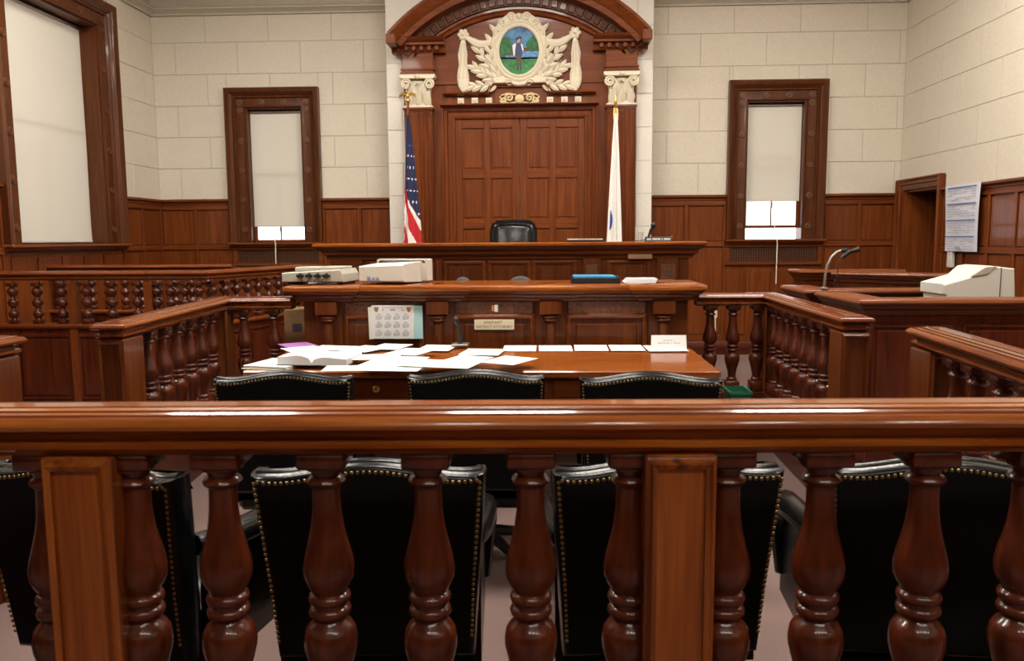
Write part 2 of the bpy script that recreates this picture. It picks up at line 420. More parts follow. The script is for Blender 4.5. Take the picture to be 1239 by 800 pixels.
# front wall ---------------------------------------------------------
holesF = [(WXL-WHW, WXL+WHW, Z0, Z1), (WXR-WHW, WXR+WHW, Z0, Z1)]
wf = empty('wall_front', (0, YF, 0), local=True, **ST)
holed(MB(), XL-.4, XR+.6, 0, ZC, 0, .3, holesF).build('wall_core', joint, wf, smooth=0)
hb = [(x-WHW-WCW+.01, x+WHW+WCW-.01, 1, Z1+WCW-.01) for x in (WXL, WXR)]
blocks(wf, XL, BX0, 2.0, 4.28, hb, mat=stone, off=.30)
blocks(wf, BX1, XR, 2.0, 4.28, hb, mat=stone, off=.63)
for a, b, n in ((XL, WXL-WHW-WCW, 2), (WXL+WHW+WCW, BX0, 2), (BX1, WXR-WHW-WCW, 2), (WXR+WHW+WCW, XR-.04, 2)): wainscot(wf, a, b, n)
for x in (WXL, WXR):
    MB().box(x-.6, x+.6, -.012, 0, 0, 1.12).build('wainscot_board', wz, wf)
    for i in range(4): MB().box(x-.6+i*.3+.03, x-.6+i*.3+.27, -.03, -.012, .25, 1.06, .006).build('wainscot_panel', wz, wf)
MB().box(XL, XR, -.014, 0, 4.36, ZC).build('upper_plaster', plaster, wf)
FM = Matrix.Translation((0, YF, 0))
window(1, wf, WXL, WHW, Z0, Z1, WCW, .2)
window(2, wf, WXR, WHW, Z0, Z1, WCW, .2, lift=.14)
blind(FM, WXL, WHW-.027, Z1-.045, 1.665, .1, 'cream roller blind pulled nearly to the sill, window beside the stars-and-stripes flag', cord=.27)
blind(FM, WXR, WHW-.027, Z1-.045, 1.935, .1, 'cream roller blind raised above a bright gap, window nearer the doorway', cord=.55)
grille(FM, WXL, .585, 1.15, 1.39, 'oak radiator grille under the window beside the stars-and-stripes flag')
grille(FM, WXR, .60, 1.13, 1.385, 'oak radiator grille under the window nearer the doorway')
CROWN = [(0, -.09), (.02, -.09), (.02, -.07), (.05, -.045), (.085, -.03), (.085, -.012), (.10, 0), (0, 0)]
put('trim_1', hmold(MB(), XL, XR, 4.37, CROWN).mesh('trim', plaster), loc=(0, YF-.014, 0), **ST)
# bay behind the bench -------------------------------------------------
bay = empty('wall_bay', (0, BY, 0), local=True, **ST)
MB().box(BX0, BX1, 0, YF-BY-.02, 0, ZC).build('wall_core', joint, bay, smooth=0)
hp = [(-1.66, 1.0, 0, 3.8)]
blocks(bay, BX0, BX1, .45, ZC, hp, mat=stone2, off=.18, bw=.8, t=.008)
# left wall ------------------------------------------------------------
LWC, LHW, LCW, LZ1, LRD = 8.24, .79, .26, 3.86, .27
wl = empty('wall_left', (XL, 0, 0), R(90), local=True, **ST)
LM = Matrix.Translation((XL, 0, 0)) @ Matrix.Rotation(R(90), 4, 'Z')
holesL = [(LWC-LHW, LWC+LHW, Z0, LZ1), (4.1, 5.54, Z0, LZ1), (-.4, 1.04, Z0, LZ1)]
holed(MB(), YB, YF, 0, ZC, 0, .4, holesL).build('wall_core', joint, wl, smooth=0)
hl = [(h[0]-LCW+.01, h[1]+LCW-.01, 1, LZ1+LCW-.01) for h in holesL]
blocks(wl, 6.2, YF-.015, 2.0, 4.28, hl[:1], mat=stone, off=.25)
holed(MB(), YB, 6.2, 2.0, 4.28, -.014, -.0005, hl[1:]).build('plain_stone', stone, wl, smooth=0)
MB().box(YB, YF-.015, -.014, -.0005, 4.36, ZC).build('upper_plaster', plaster, wl)
wainscot(wl, LWC+LHW+LCW, YF-.04, 2); wainscot(wl, 6.5, LWC-LHW-LCW, 2); wainscot(wl, YB, 6.5, 12)
MB().box(LWC-LHW-LCW, LWC+LHW+LCW, -.012, -.0005, 0, 1.36).build('wainscot_board', wz, wl)
for i in range(5): MB().box(LWC-.98+i*.392+.03, LWC-.98+i*.392+.36, -.03, -.012, .25, 1.33, .006).build('wainscot_panel', wz, wl)
for i, h in enumerate(holesL):
    xc = (h[0]+h[1])/2
    window(3+i, wl, xc, LHW, Z0, LZ1, LCW, LRD, tex=(6, 5))
    if i == 0: blind(LM, xc, LHW-.03, LZ1-.045, Z0+.03, LRD-.09, 'wide cream roller blind fully drawn in the deep side-wall window behind the jury rail', tilt=.01)
    else: blind(LM, xc, LHW-.03, LZ1-.045, Z0+.5, LRD-.09, ['', 'cream roller blind in the side window beside the spectator rail', 'cream roller blind in the side window of the spectator area'][i])
put('trim_2', hmold(MB(), YB, YF-.015, 4.37, CROWN).mesh('trim', plaster), loc=(XL+.014, 0, 0), rot=(0, 0, R(90)), **ST)
# right wall (local x = -world y) ---------------------------------------
wr = empty('wall_right', (XR, 0, 0), R(-90), local=True, **ST)
DZ, DY0, DY1 = 2.03, 9.27, 10.12
holed(MB(), -YF, -YB, 0, ZC, 0, .5, [(-DY1, -DY0, -1, DZ)]).build('wall_core', joint, wr, smooth=0)
blocks(wr, -YF+.015, -4.5, 2.0, 4.28, [(-10.24, -9.13, 0, 2.145)], mat=stone, off=.55)
MB().box(-4.5, -YB, -.014, -.0005, 2.0, 4.28).build('plain_stone', stone, wr)
MB().box(-YF+.015, -YB, -.014, -.0005, 4.36, ZC).build('upper_plaster', plaster, wr)
wainscot(wr, -9.12, -4.5, 10, zt=2.0, zr=1.33); wainscot(wr, -4.5, -YB, 10, zr=1.33)
put('trim_3', hmold(MB(), -YF+.015, -YB, 4.37, CROWN).mesh('trim', plaster), loc=(XR-.014, 0, 0), rot=(0, 0, R(-90)), **ST)
d2 = empty('door_2', (XR, 0, 0), R(-90), local=True, **ST)
MB().sweep([(-DY1, 0, 0), (-DY1, 0, DZ), (-DY0, 0, DZ), (-DY0, 0, 0)], [(0, 0), (0, .035), (-.05, .045), (-.06, .06), (-.09, .065), (-.115, .085), (-.13, .07), (-.13, 0)], (0, -1, 0)).build('casing', wz, d2)
MB().box(-DY1, -DY1+.03, 0, .5, 0, DZ).build('jamb', wz, d2); MB().box(-DY0-.03, -DY0, 0, .5, 0, DZ).build('jamb', wz, d2)
MB().box(-DY1+.03, -DY0-.03, 0, .5, DZ-.03, DZ).build('head', wx, d2)
dl = MB().box(-DY1+.03, -DY0-.03, .34, .385, .01, DZ-.03).build('door_leaf', mh, d2)
for a in (0, 1):
    for b, t in ((.2, .85), (1.0, 1.85)):
        MB().box(-DY1+.14+a*.36, -DY1+.14+a*.36+.27, .325, .34, b, t, .008).build('door_panel', mh, dl)
# back wall behind the spectators
wb = empty('wall_back', (0, YB, 0), R(180), local=True, **ST)
MB().box(-XR, -XL, 0, .2, 0, ZC).build('wall_core', stone, wb)
wainscot(wb, -XR+.04, -XL-.04, 12, zt=2.4, zr=1.39)  # unseen panelling, added to darken what the varnished wood reflects
for n_, a_, b_ in (('front', XL, BX0), ('front', BX1, XR-.16)):
    put('baseboard_'+n_, hmold(MB(), a_, b_, .17, [(0, -.17), (.05, -.17), (.05, -.03), (.04, -.01), (.036, 0), (0, 0)]).mesh('baseboard', mhx), loc=(0, YF-.036, 0), **ST)
# raised floors
put('floor_platform', MB().box(-2.0, 1.22, 7.66, BY-.001, 0, .45).box(-1.8, 1.0, 6.28, 7.59, 0, .18).mesh('floor_platform', carpet), **ST)

# ------------------------------------------------------------------ ceiling lamps
lm = None
for i, (x, y) in enumerate([(-3.1, 6.9), (-.32, 6.9), (2.5, 6.9), (-3.1, 3.4), (-.32, 3.4), (2.5, 3.4), (-.4, -1.6), (.8, -1.6), (2.0, -1.6), (3.2, -1.6)]):
    lx, ly = (.64, .34) if i < 6 else (.25, .25)
    r = empty('ceiling_light', (x, y, ZC), label=('rectangular ceiling lamp over the %s, %s' % (('bench platform', 'counsel area')[i//3], ('toward the side windows', 'on the room axis', 'toward the doorway wall')[i % 3]) if i < 6 else 'small square ceiling lamp over the spectators, %s from the side windows' % ('first', 'second', 'third', 'fourth')[i-6]), cat='ceiling light', group='ceiling lamps of the courtroom')
    MB().box(x-lx, x+lx, y-ly, y+ly, ZC-.10, ZC-.001, .01).build('frame', steel, r)
    MB().box(x-lx+.04, x+lx-.04, y-ly+.04, y+ly-.04, ZC-.115, ZC-.099, .006).build('diffuser', lampm, r)

# ------------------------------------------------------------------ portico with the double door
def PL(px, py, y): q = U(px, py, y=y); return q.x, q.z
CX = -.328
po = empty('door_surround', (CX, BY, 0), label='carved oak portico with an arched pediment around the double doors behind the bench', cat='door surround')
PH = 1.36            # half width of the back board
DB = BY-.05          # back board front
DH = .775; DT = 2.90 # door opening
holed(MB(), CX-PH-.02, CX+PH+.02, .45, 3.86, DB, BY-.0125, [(CX-DH, CX+DH, .4, DT)]).build('back_board', wz, po)
# pilasters
def pil(xc):
    hw, y0 = .165, DB-.09
    fl = 7; pts = [(-hw, 0), (-hw, -.09)]
    st = 2*hw/fl
    for i in range(fl):
        c = -hw+st*(i+.5); r = st*.36
        for k in range(6):
            a = math.pi*k/5; pts.append((c-r*math.cos(a), -.09+1.0*r*math.sin(a)))
    pts += [(hw, -.09), (hw, 0)]
    mb = MB(); n = len(pts); z0, z1 = .62, 3.0
    mb.add([(xc+a, DB+b, z0) for a, b in pts]+[(xc+a, DB+b, z1) for a, b in pts], [(i, (i+1) % n, n+(i+1) % n, n+i) for i in range(n)]+[tuple(range(n)), tuple(range(n, 2*n))])
    p = mb.build('pilaster', wz, po, smooth=25)
    b = MB(); b.box(xc-hw, xc+hw, DB-.092, DB, 2.98, 3.02, .004); b.box(xc-hw-.02, xc+hw+.02, DB-.11, DB, 3.0, 3.022, .004)
    for i in range(fl): b.lathe([(.012, -.006), (.001, -.010)], (xc-hw+st*(i+.5), DB-.092, 2.955), 8, 'y')
    b.build('necking', wx, p)
    MB().box(xc-hw-.03, xc+hw+.03, DB-.13, DB, .45, .62, .01).build('plinth', wx, p)
    return p
def leafmesh(L=.09, Wd=.035, curl=.025):
    mb = MB(); vs = []; fs = []; n = 6
    for i in range(n+1):
        t = i/n; wd = Wd*math.sin(math.pi*(t*.85+.1))**.8
        y = -.012*math.sin(math.pi*t)-curl*t*t
        vs += [(-wd, y+.010, L*t), (0, y-.006, L*t), (wd, y+.010, L*t), (0, y+.016, L*t)]
    for i in range(n):
        for j in range(4): fs.append((4*i+j, 4*i+(j+1) % 4, 4*i+4+(j+1) % 4, 4*i+4+j))
    fs += [(0, 1, 2, 3), (4*n+3, 4*n+2, 4*n+1, 4*n)]
    return mb.add(vs, fs)
leaf_me = leafmesh(.125, .028, .02).mesh('leaf', cream)
cl_me = leafmesh(.15, .048, .055).mesh('acanthus_leaf', cream)
def capital(xc):
    z0, z1 = 3.025, 3.40; hw = .165
    c = MB(); c.layers([(xc-hw*.92, z0), (xc+hw*.92, z0), (xc+hw*.86, z0+.15), (xc+hw*.95, z1-.06), (xc-hw*.95, z1-.06), (xc-hw*.86, z0+.15)], [(DB-.085, .01), (DB-.075, 0), (DB, 0)]); c.box(xc-hw-.012, xc+hw+.012, DB-.105, DB, z0, z0+.022, .006)
    o = c.build('capital', cream, po, smooth=20)
    a = MB(); a.layers([(xc-hw-.045, z1), (xc-hw-.045, z1-.032), (xc-hw-.02, z1-.05), (xc+hw+.02, z1-.05), (xc+hw+.045, z1-.032), (xc+hw+.045, z1)], [(DB-.15, .004), (DB-.145, 0), (DB, 0)]); a.build('abacus', cream, o)
    for s in (-1, 1):
        v = MB(); P = [(xc+s*.03, DB-.10, z0+.16), (xc+s*.06, DB-.115, z0+.25)]
        for k in range(24):
            t = k/23; an = math.pi*.9-t*3.9*math.pi; r = .062*(1-t*.82); P.append((xc+s*(hw-.025+r*math.cos(an)), DB-.13, z1-.11+r*math.sin(an)))
        v.tube(P, .0125, 6); v.build('volute', cream, o)
        v = MB()
        P = [(xc+s*(.03+.03*(1-t/12)*math.cos(math.pi-t*.8)), DB-.12, z1-.10+.03*(1-t/12)*math.sin(math.pi-t*.8)) for t in range(11)]
        v.tube(P, .008, 6); v.build('volute', cream, o)
    for i in range(3): put('acanthus_leaf', cl_me, o, loc=(xc+(i-1)*.108, DB-.098, z0+.02))
    for i in range(2): put('acanthus_leaf', cl_me, o, loc=(xc+(i-.5)*.115, DB-.092, z0+.115))
    MB().sphere((xc, DB-.155, z1-.03), .03).build('flower', cream, o)
PX = 1.195
for s in (-1, 1):
    pil(CX+s*PX); capital(CX+s*PX)
    xc = CX+s*PX
    e = MB(); e.box(xc-.185, xc+.185, DB-.10, DB, 3.40, 3.66, .005); e.box(xc-.205, xc+.205, DB-.12, DB, 3.40, 3.435, .006); e.box(xc-.2, xc+.2, DB-.115, DB, 3.455, 3.475, .004)
    eo = e.build('entablature_block', wx, po)
    x0, x1 = (CX-PX-.30, CX-PX+.33) if s < 0 else (CX+PX-.33, CX+PX+.30)
    k = MB(); k.sweep([(x0, DB, 3.80), (x1, DB, 3.80)], [(0, -.15), (.10, -.15), (.12, -.12), (.12, -.09), (.20, -.075), (.20, -.05), (.25, -.03), (.27, 0), (0, 0)], (0, 0, 1)); k.build('cornice', wx, po)
    for i in range(6):
        xx = x0+.09+i*(x1-x0-.18)/5; MB().box(xx-.022, xx+.022, DB-.175, DB-.12, 3.665, 3.715, .005).build('dentil', wx, eo)
# arched pediment
AC, AR = 2.43, 2.05          # circle centre height, outer radius
def arc(r, y, half, n=40): return [(CX+r*math.sin(-half+2*half*i/n), y, AC+r*math.cos(-half+2*half*i/n)) for i in range(n+1)]
HA = math.asin(1.50/AR)
t_ = MB(); n = 40; ar = arc(1.72, 0, math.asin(1.38/1.72)); ol = [(CX+1.37, 3.82), (CX+1.37, 3.30), (CX-1.37, 3.30), (CX-1.37, 3.82)]
t_.layers([(a[0], a[2]) for a in ar if a[2] > 3.82]+ol, [(DB-.02, 0), (DB+.03, 0)]); t_.build('tympanum', wood('tympanum_oak', 'x', *OAK), po)
def archmold(name, R0_, prof, m, half=HA):
    mb = MB(); P = arc(R0_, DB, half); mb.sweep(P, prof, (0, -1, 0)); return mb.build(name, m, po)
archmold('arch_cornice', AR, [(0, 0), (0, .36), (.03, .36), (.06, .33), (.10, .31), (.13, .27), (.19, .26), (.19, 0)], wx)
if True:
    # dentil course under the arch, then the inner arch moulding
    for i in range(-14, 15):
        th = i*.0585
        o = put('dentil', (lambda q: q)(bpy.data.meshes.get('arch_dentil') or MB().box(-.040, .040, -.11, 0, -.045, .045, .008).mesh('arch_dentil', dkx)), po, loc=(CX+(AR-.255)*math.sin(th), DB, AC+(AR-.255)*math.cos(th)), rot=(0, th, 0))  # darker oak on these dentils: shade under the arch put into their colour
    archmold('arch_bed', AR-.19, [(0, 0), (0, .09), (.12, .09), (.12, 0)], carved, HA*.99)
    archmold('arch_moulding', AR-.33, [(0, 0), (0, .10), (.025, .10), (.04, .07), (.07, .06), (.08, .03), (.08, 0)], wx, HA*.985)
    for s in (-1, 1):
        MB().box(CX+s*1.40, CX+s*1.515, DB-.36, BY-.0125, 3.70, 3.82, .012).build('arch_return', wx, po)
# door casing and frieze
MB().sweep([(CX-DH, DB, .45), (CX-DH, DB, DT), (CX+DH, DB, DT), (CX+DH, DB, .45)], [(0, -.02), (0, .03), (-.02, .04), (-.03, .03), (-.075, .035), (-.085, .06), (-.12, .065), (-.13, .09), (-.145, .09), (-.145, -.0)], (0, -1, 0)).build('door_casing', wz, po)
MB().sweep([(CX-.93, DB, 3.045), (CX+.93, DB, 3.045)], [(0, -.02), (.10, -.02), (.13, -.005), (.15, 0.0), (.15, .012), (0, .012)], (0, 0, 1)).build('door_cornice', wx, po)
zz = 3.185
P = [(CX-.90, DB-.02, zz), (CX-.36, DB-.02, zz), (CX-.30, DB-.02, zz+.10), (CX+.30, DB-.02, zz+.10), (CX+.36, DB-.02, zz), (CX+.90, DB-.02, zz)]
MB().sweep(P, [(-.018, 0), (-.018, .05), (0, .06), (.018, .03), (.018, 0)], (0, -1, 0)).build('frieze_moulding', wx, po)
rs = MB(); rs.box(-.038, .038, -.018, 0, -.038, .038, .004)
for k in range(4): rs.sphere((.018*math.cos(k*math.pi/2+.78), -.02, .018*math.sin(k*math.pi/2+.78)), .013, 8, 5)
rs.sphere((0, -.026, 0), .009, 8, 5); rs = rs.mesh('rosette', cream)
for px in (557.5, 574.5, 591.5, 665.5, 683, 699.5): q = PL(px, 124.5, DB-.02); put('rosette', rs, po, loc=(q[0], DB-.001, 3.105))
oc = MB(); z = 3.125
oc.layers([(CX+.055*math.cos(a*.5236), z+.05*math.sin(a*.5236)) for a in range(12)], [(DB-.045, .025), (DB-.03, 0), (DB, 0)])
for s in (-1, 1):
    for q, (cx_, cz_, r0) in enumerate(((.12, .01, .05), (.19, -.015, .04))):
        P = [(CX+s*(cx_+r0*(1-k/20)*math.cos(k*.52)), DB-.025, z+cz_+r0*(1-k/20)*math.sin(k*.52)*(1 if q == 0 else -1)) for k in range(19)]
        oc.tube(P, .011, 6)
    oc.tube([(CX+s*.04, DB-.02, z-.04), (CX+s*.12, DB-.022, z-.055), (CX+s*.2, DB-.02, z-.03), (CX+s*.235, DB-.02, z+.03)], .010, 6)
    oc.tube([(CX+s*.04, DB-.02, z+.045), (CX+s*.14, DB-.022, z+.062), (CX+s*.22, DB-.02, z+.04)], .009, 6)
oc.build('scroll_ornament', gilt, po)
# the double door itself
dd = empty('door_1', (CX, DB, .45), **ST)
for s in (-1, 1):
    x0, x1 = sorted((CX+s*.004, CX+s*DH)); yd = DB+.025
    leaf = MB().box(x0, x1, yd-.012, yd+.018, .45, DT).build('door_leaf', wz, dd)
    pw, gap = .265, .075; xa = x0+(x1-x0-2*pw-gap)/2
    xs = [x0, xa, xa+pw, xa+pw+gap, xa+2*pw+gap, x1]
    for a, b in ((xs[0], xs[1]), (xs[2], xs[3]), (xs[4], xs[5])): MB().box(a, b, yd-.03, yd-.012, .45, DT, .004).build('door_stile', wz, leaf)
    rows = [(.55, .98), (1.10, 1.60), (1.71, 2.20), (2.30, 2.79)]
    for a, b in zip([.45]+[r_[1] for r_ in rows], [r_[0] for r_ in rows]+[DT]):
        for c, d in ((xs[1], xs[2]), (xs[3], xs[4])): MB().box(c, d, yd-.03, yd-.012, a, b, .004).build('door_rail', wx, leaf)
    for a, b in rows:
        for c, d in ((xs[1], xs[2]), (xs[3], xs[4])): MB().box(c+.025, d-.025, yd-.022, yd-.012, a+.025, b-.025, .009).build('door_panel', wz, leaf)

# cartouche -----------------------------------------------------------------
YC = DB-.02
oxz = PL(628, 62.5, YC); OX, OZ = CX, oxz[1]
ca = empty('cartouche', (OX, YC, OZ-.5), label='cream carved cartouche with oval painted seal, ribbons and leaf sprays on the pediment', cat='cartouche')
oa, ob = .232, .272
def ell(a, b, n=40, cx=OX, cz=OZ): return [(cx+a*math.cos(2*math.pi*i/n), cz+b*math.sin(2*math.pi*i/n)) for i in range(n)]
MB().layers(ell(oa+.10, ob+.10), [(YC-.03, .02), (YC-.02, 0), (YC, 0)]).build('oval_ground', cream, ca)
fr_ = MB(); n = 48
pr = [(.0, .03), (.0, .055), (.015, .065), (.03, .06), (.045, .05), (.055, .06), (.07, .055), (.085, .035), (.085, .02)]
vs = []
for i in range(n):
    a = 2*math.pi*i/n
    for q, d in pr: vs.append((OX+(oa+q)*math.cos(a), YC-d, OZ+(ob+q)*math.sin(a)))
m_ = len(pr); fr_.add(vs, [(i*m_+j, ((i+1) % n)*m_+j, ((i+1) % n)*m_+j+1, i*m_+j+1) for i in range(n) for j in range(m_-1)]); fr_.build('oval_frame', cream, ca)
# painted seal: flat paint layers inside the oval
def clipell(poly, a, b):
    out = []
    for x, z in poly:
        r = math.hypot((x)/a, (z)/b)
        if r > 1: x, z = x/r, z/r
        out.append((x, z))
    return out
sl = MB().layers(ell(oa+.004, ob+.004), [(YC-.034, 0), (YC-.03, 0)]).build('painted_seal', skyp, ca)
lay = [0]
def paint(name, poly, mat, clip=True):
    lay[0] += 1; d = YC-.034-.0006*lay[0]
    if clip:
        # densify then clip to the oval
        pp = []
        for i in range(len(poly)):
            p, q = poly[i], poly[(i+1) % len(poly)]
            for k in range(6): pp.append((p[0]+(q[0]-p[0])*k/6, p[1]+(q[1]-p[1])*k/6))
        poly = clipell(pp, oa, ob)
    mb = MB(); mb.add([(OX+x, d, OZ+z) for x, z in poly]+[(OX+x, d+.0005, OZ+z) for x, z in poly], [tuple(range(len(poly)))]); mb.build(name, mat, sl, smooth=0)
def blob(cx, cz, a, b, n=18, j=.0):
    return [(cx+a*(1+j*math.sin(5*k))*math.cos(2*math.pi*k/n), cz+b*(1+j*math.sin(7*k))*math.sin(2*math.pi*k/n)) for k in range(n)]
paint('painted_bank', [(-.25, -.02), (-.1, .0), (.02, .03), (.12, .04), (.26, .03), (.26, -.1), (-.25, -.1)], earthp)
paint('painted_trees', blob(-.165, .045, .09, .115, 18, .12), treep); paint('painted_trees', blob(.165, .065, .075, .10, 18, .12), treep)
paint('painted_falls', [(.03, -.005), (.27, -.005), (.27, -.10), (.03, -.10)], waterp); paint('painted_falls', [(-.16, -.05), (-.02, -.05), (-.02, -.10), (-.16, -.10)], waterp)
paint('painted_lawn', [(-.27, -.085), (.0, -.095), (.27, -.09), (.27, -.3), (-.27, -.3)], grassp)
paint('painted_rock', [(-.15, -.045), (-.06, .015), (-.02, -.01), (-.06, -.05)], earthp)
# painted figure
for poly, mt in (([(-.045, -.05), (.03, -.05), (.028, -.12), (.02, -.15), (-.004, -.12), (-.018, -.15), (-.035, -.12)], earthp),
                 ([(-.024, -.14), (-.006, -.14), (-.008, -.225), (-.03, -.225)], inkd), ([(.006, -.14), (.022, -.14), (.03, -.222), (.010, -.225)], inkd),
                 ([(-.055, -.055), (.035, -.05), (.032, .06), (.015, .085), (-.03, .085), (-.052, .06)], vestp),
                 ([(-.078, .06), (-.052, .085), (-.035, .08), (-.045, .02), (-.05, -.05), (-.065, -.06)], white),
                 ([(.02, .085), (.04, .07), (.05, .02), (.06, .0), (.045, -.01), (.033, .02)], white),
                 (blob(-.006, .118, .020, .027, 14), skinp), ([(-.045, .13), (-.028, .15), (.01, .165), (.03, .158), (.028, .135), (.005, .14), (-.022, .12), (-.034, .11)], inkd),
                 ([(.05, .005), (.065, .0), (.068, -.01), (.052, -.012)], skinp), ([(.045, .0), (.15, .03), (.152, .022), (.05, -.012)], earthp)):
    paint('painted_figure', poly, mt, clip=False)
# crest, scrolls, swags, drops, sprays
cr = MB()
cr.layers([(OX-.20, OZ+.20), (OX-.27, OZ+.24), (OX-.255, OZ+.33), (OX-.20, OZ+.37), (OX-.13, OZ+.43), (OX-.05, OZ+.425), (OX, OZ+.44), (OX+.05, OZ+.425), (OX+.13, OZ+.43), (OX+.20, OZ+.37), (OX+.255, OZ+.33), (OX+.27, OZ+.24), (OX+.20, OZ+.20), (OX+.1, OZ+.33), (OX-.1, OZ+.33)][::-1], [(YC-.045, .015), (YC-.03, 0), (YC, 0)])
for s in (-1, 1):
    for cx_, cz_, r0 in ((.085, .385, .05), (.19, .315, .045), (.235, .25, .03)):
        cr.tube([(OX+s*(cx_+r0*(1-k/18)*math.cos(k*.6)), YC-.05, OZ+cz_+r0*(1-k/18)*math.sin(k*.6)) for k in range(16)], .012, 6)
cr.sphere((OX, YC-.05, OZ+.39), .03, sc=(1, .7, 1.2))
cr.build('crest', cream, ca)
bs = MB()
bs.layers([(OX-.33, OZ-.40), (OX+.33, OZ-.40), (OX+.28, OZ-.30), (OX+.18, OZ-.27), (OX, OZ-.33), (OX-.18, OZ-.27), (OX-.28, OZ-.30)], [(YC-.04, .015), (YC-.025, 0), (YC, 0)])
for s in (-1, 1): bs.tube([(OX+s*(.12+.06*(1-k/18)*math.cos(k*.6)), YC-.045, OZ-.36+.045*(1-k/18)*math.sin(k*.6)) for k in range(16)], .011, 6)
bs.tube([(OX-.08, YC-.04, OZ-.37), (OX, YC-.05, OZ-.385), (OX+.08, YC-.04, OZ-.37)], .02, 8)
bs.build('scroll_base', cream, ca)
for s in (-1, 1):
    RX, RZ = OX+s*.655, OZ+.195
    ro = MB(); ro.lathe([(.03, YC), (.05, YC-.02), (.045, YC-.045), (.012, YC-.05)], (RX, 0, RZ), 14, 'y')
    for k in range(6): a = k*math.pi/3; ro.sphere((RX+.045*math.cos(a), YC-.035, RZ+.045*math.sin(a)), .026, 8, 6, (1, .8, 1))
    ro.sphere((RX, YC-.055, RZ), .018, 8, 6); ro.build('ribbon_rosette', cream, ca)
    P = []; rr = []
    for k in range(13):
        t = k/12; P.append((RX-s*(.04+t*.34), YC-.03, RZ-.03-.12*math.sin(math.pi*t*.80)+t*.06)); rr.append(.028+.022*math.sin(math.pi*t))
    MB().tube(P, rr, 8, .8).build('swag', cream, ca)
    dp = MB(); P = [(RX+s*(.0+.012*math.sin(3.1*k/10)), YC-.028, RZ-.05-.585*k/10) for k in range(11)]
    dp.tube(P, [.022, .036, .048, .058, .052, .045, .06, .07, .072, .066, .04], 10, .5)
    for q in (-.03, .0, .03): dp.tube([(RX+q*.6, YC-.05, RZ-.1), (RX+q*1.2, YC-.062, RZ-.28), (RX+q*1.2, YC-.055, RZ-.32), (RX+q*1.6, YC-.066, RZ-.5)], .010, 5)
    dp.sphere((RX, YC-.03, RZ-.645), .026); dp.build('ribbon_drop', cream, ca)
    rnd = random.Random(5)
    stems = [((.24, -.36), (.50, .05), 9), ((.20, -.38), (.56, -.40), 8), ((.26, -.36), (.53, -.18), 8)]
    for (a, b, n) in stems:
        for k in range(n):
            t = (k+.6)/n; x = a[0]+(b[0]-a[0])*t; z = a[1]+(b[1]-a[1])*t
            dr = math.atan2(b[0]-a[0], b[1]-a[1]); an = dr+(.75 if k % 2 else -.75)*(1-.55*t)
            o = put('leaf', leaf_me, ca, loc=(OX+s*x, YC-.022-.012*(k % 2), OZ+z), rot=(0, s*an, 0)); 
        MB().tube([(OX+s*a[0], YC-.02, OZ+a[1]), (OX+s*(a[0]+b[0])/2, YC-.025, OZ+(a[1]+b[1])/2+.02), (OX+s*b[0], YC-.02, OZ+b[1])], .010, 6).build('stem', cream, ca)
    bd = MB(); bd.layers([(OX+s*x, OZ+z) for x, z in ((.22, -.38), (.34, -.37), (.42, -.2), (.40, -.05), (.33, .0), (.27, -.1))], [(YC-.02, .01), (YC-.012, 0), (YC, 0)]); bd.build('spray_ground', cream, ca)
    for k in range(9):
        t = k/8; an = (-.62+1.3*t)*1.0; x = (oa+.105)*math.cos(an); z = (ob+.105)*math.sin(an)
        put('leaf', leaf_me, ca, loc=(OX+s*x, YC-.04, OZ+z-.03), rot=(0, s*(.5-.9*(k % 2)+.2), 0))

# ------------------------------------------------------------------ flags
def flag(name, label, xb, yb, ztop, finial, colour, mats, wbot, lean, cloth_top, skew):
    r = empty(name, (xb, yb, .45), label=label, cat='flag')
    MB().lathe([(.16, .45), (.16, .47), (.12, .50), (.03, .53), (.02, .60)], (xb, yb, 0), 20).build('base', gold, r)
    MB().tube([(xb, yb, .55), (xb, yb, ztop)], .014, 10).build('pole', gold if finial == 'spear' else nz, r)
    f = MB()
    if finial == 'eagle':
        f.sphere((xb, yb, ztop+.02), .03); f.sphere((xb, yb, ztop+.07), .025, sc=(.8, .8, 1.3)); f.sphere((xb-.012, yb-.02, ztop+.115), .016)
        for s in (-1, 1): f.tube([(xb, yb, ztop+.07), (xb+s*.04, yb, ztop+.10), (xb+s*.085, yb-.01, ztop+.075), (xb+s*.095, yb-.01, ztop+.045)], [.014, .02, .014, .004], 6, .6)
    else:
        f.lathe([(.012, ztop), (.024, ztop+.01), (.012, ztop+.025), (.012, ztop+.035), (.022, ztop+.06), (.012, ztop+.11), (.001, ztop+.15)], (xb, yb, 0), 10)
        for s in (-1, 1): f.tube([(xb+s*.015, yb-.02, ztop), (xb+s*.025, yb-.03, ztop-.08), (xb+s*.02, yb-.03, ztop-.14)], .006, 5)
    f.build('finial', gold, r)
    nt_, ns = 130, 48; mb = MB(); vs = []; H = cloth_top-.95
    for i in range(nt_+1):
        t = i/nt_
        wl = (.016+wbot[0]*t**.85); wrr = (.014+wbot[1]*t**.8)
        for j in range(ns+1):
            s = -1+2*j/ns; x = xb+lean*t+(s*wl if s < 0 else s*wrr)
            y = yb-.03-(.012+.045*t)*(1-s*s)**.5-(.006+.022*t)*math.cos(s*6.0+skew*t)
            vs.append((x, y, cloth_top-H*t-.02*(s+1)*t))
    mb.v = vs
    for i in range(nt_):
        for j in range(ns):
            mb.f.append([i*(ns+1)+j, i*(ns+1)+j+1, (i+1)*(ns+1)+j+1, (i+1)*(ns+1)+j]); mb.mi.append(colour((i+.5)/nt_, -1+2*(j+.5)/ns))
    mb.build('cloth', mats, r, smooth=60); return r
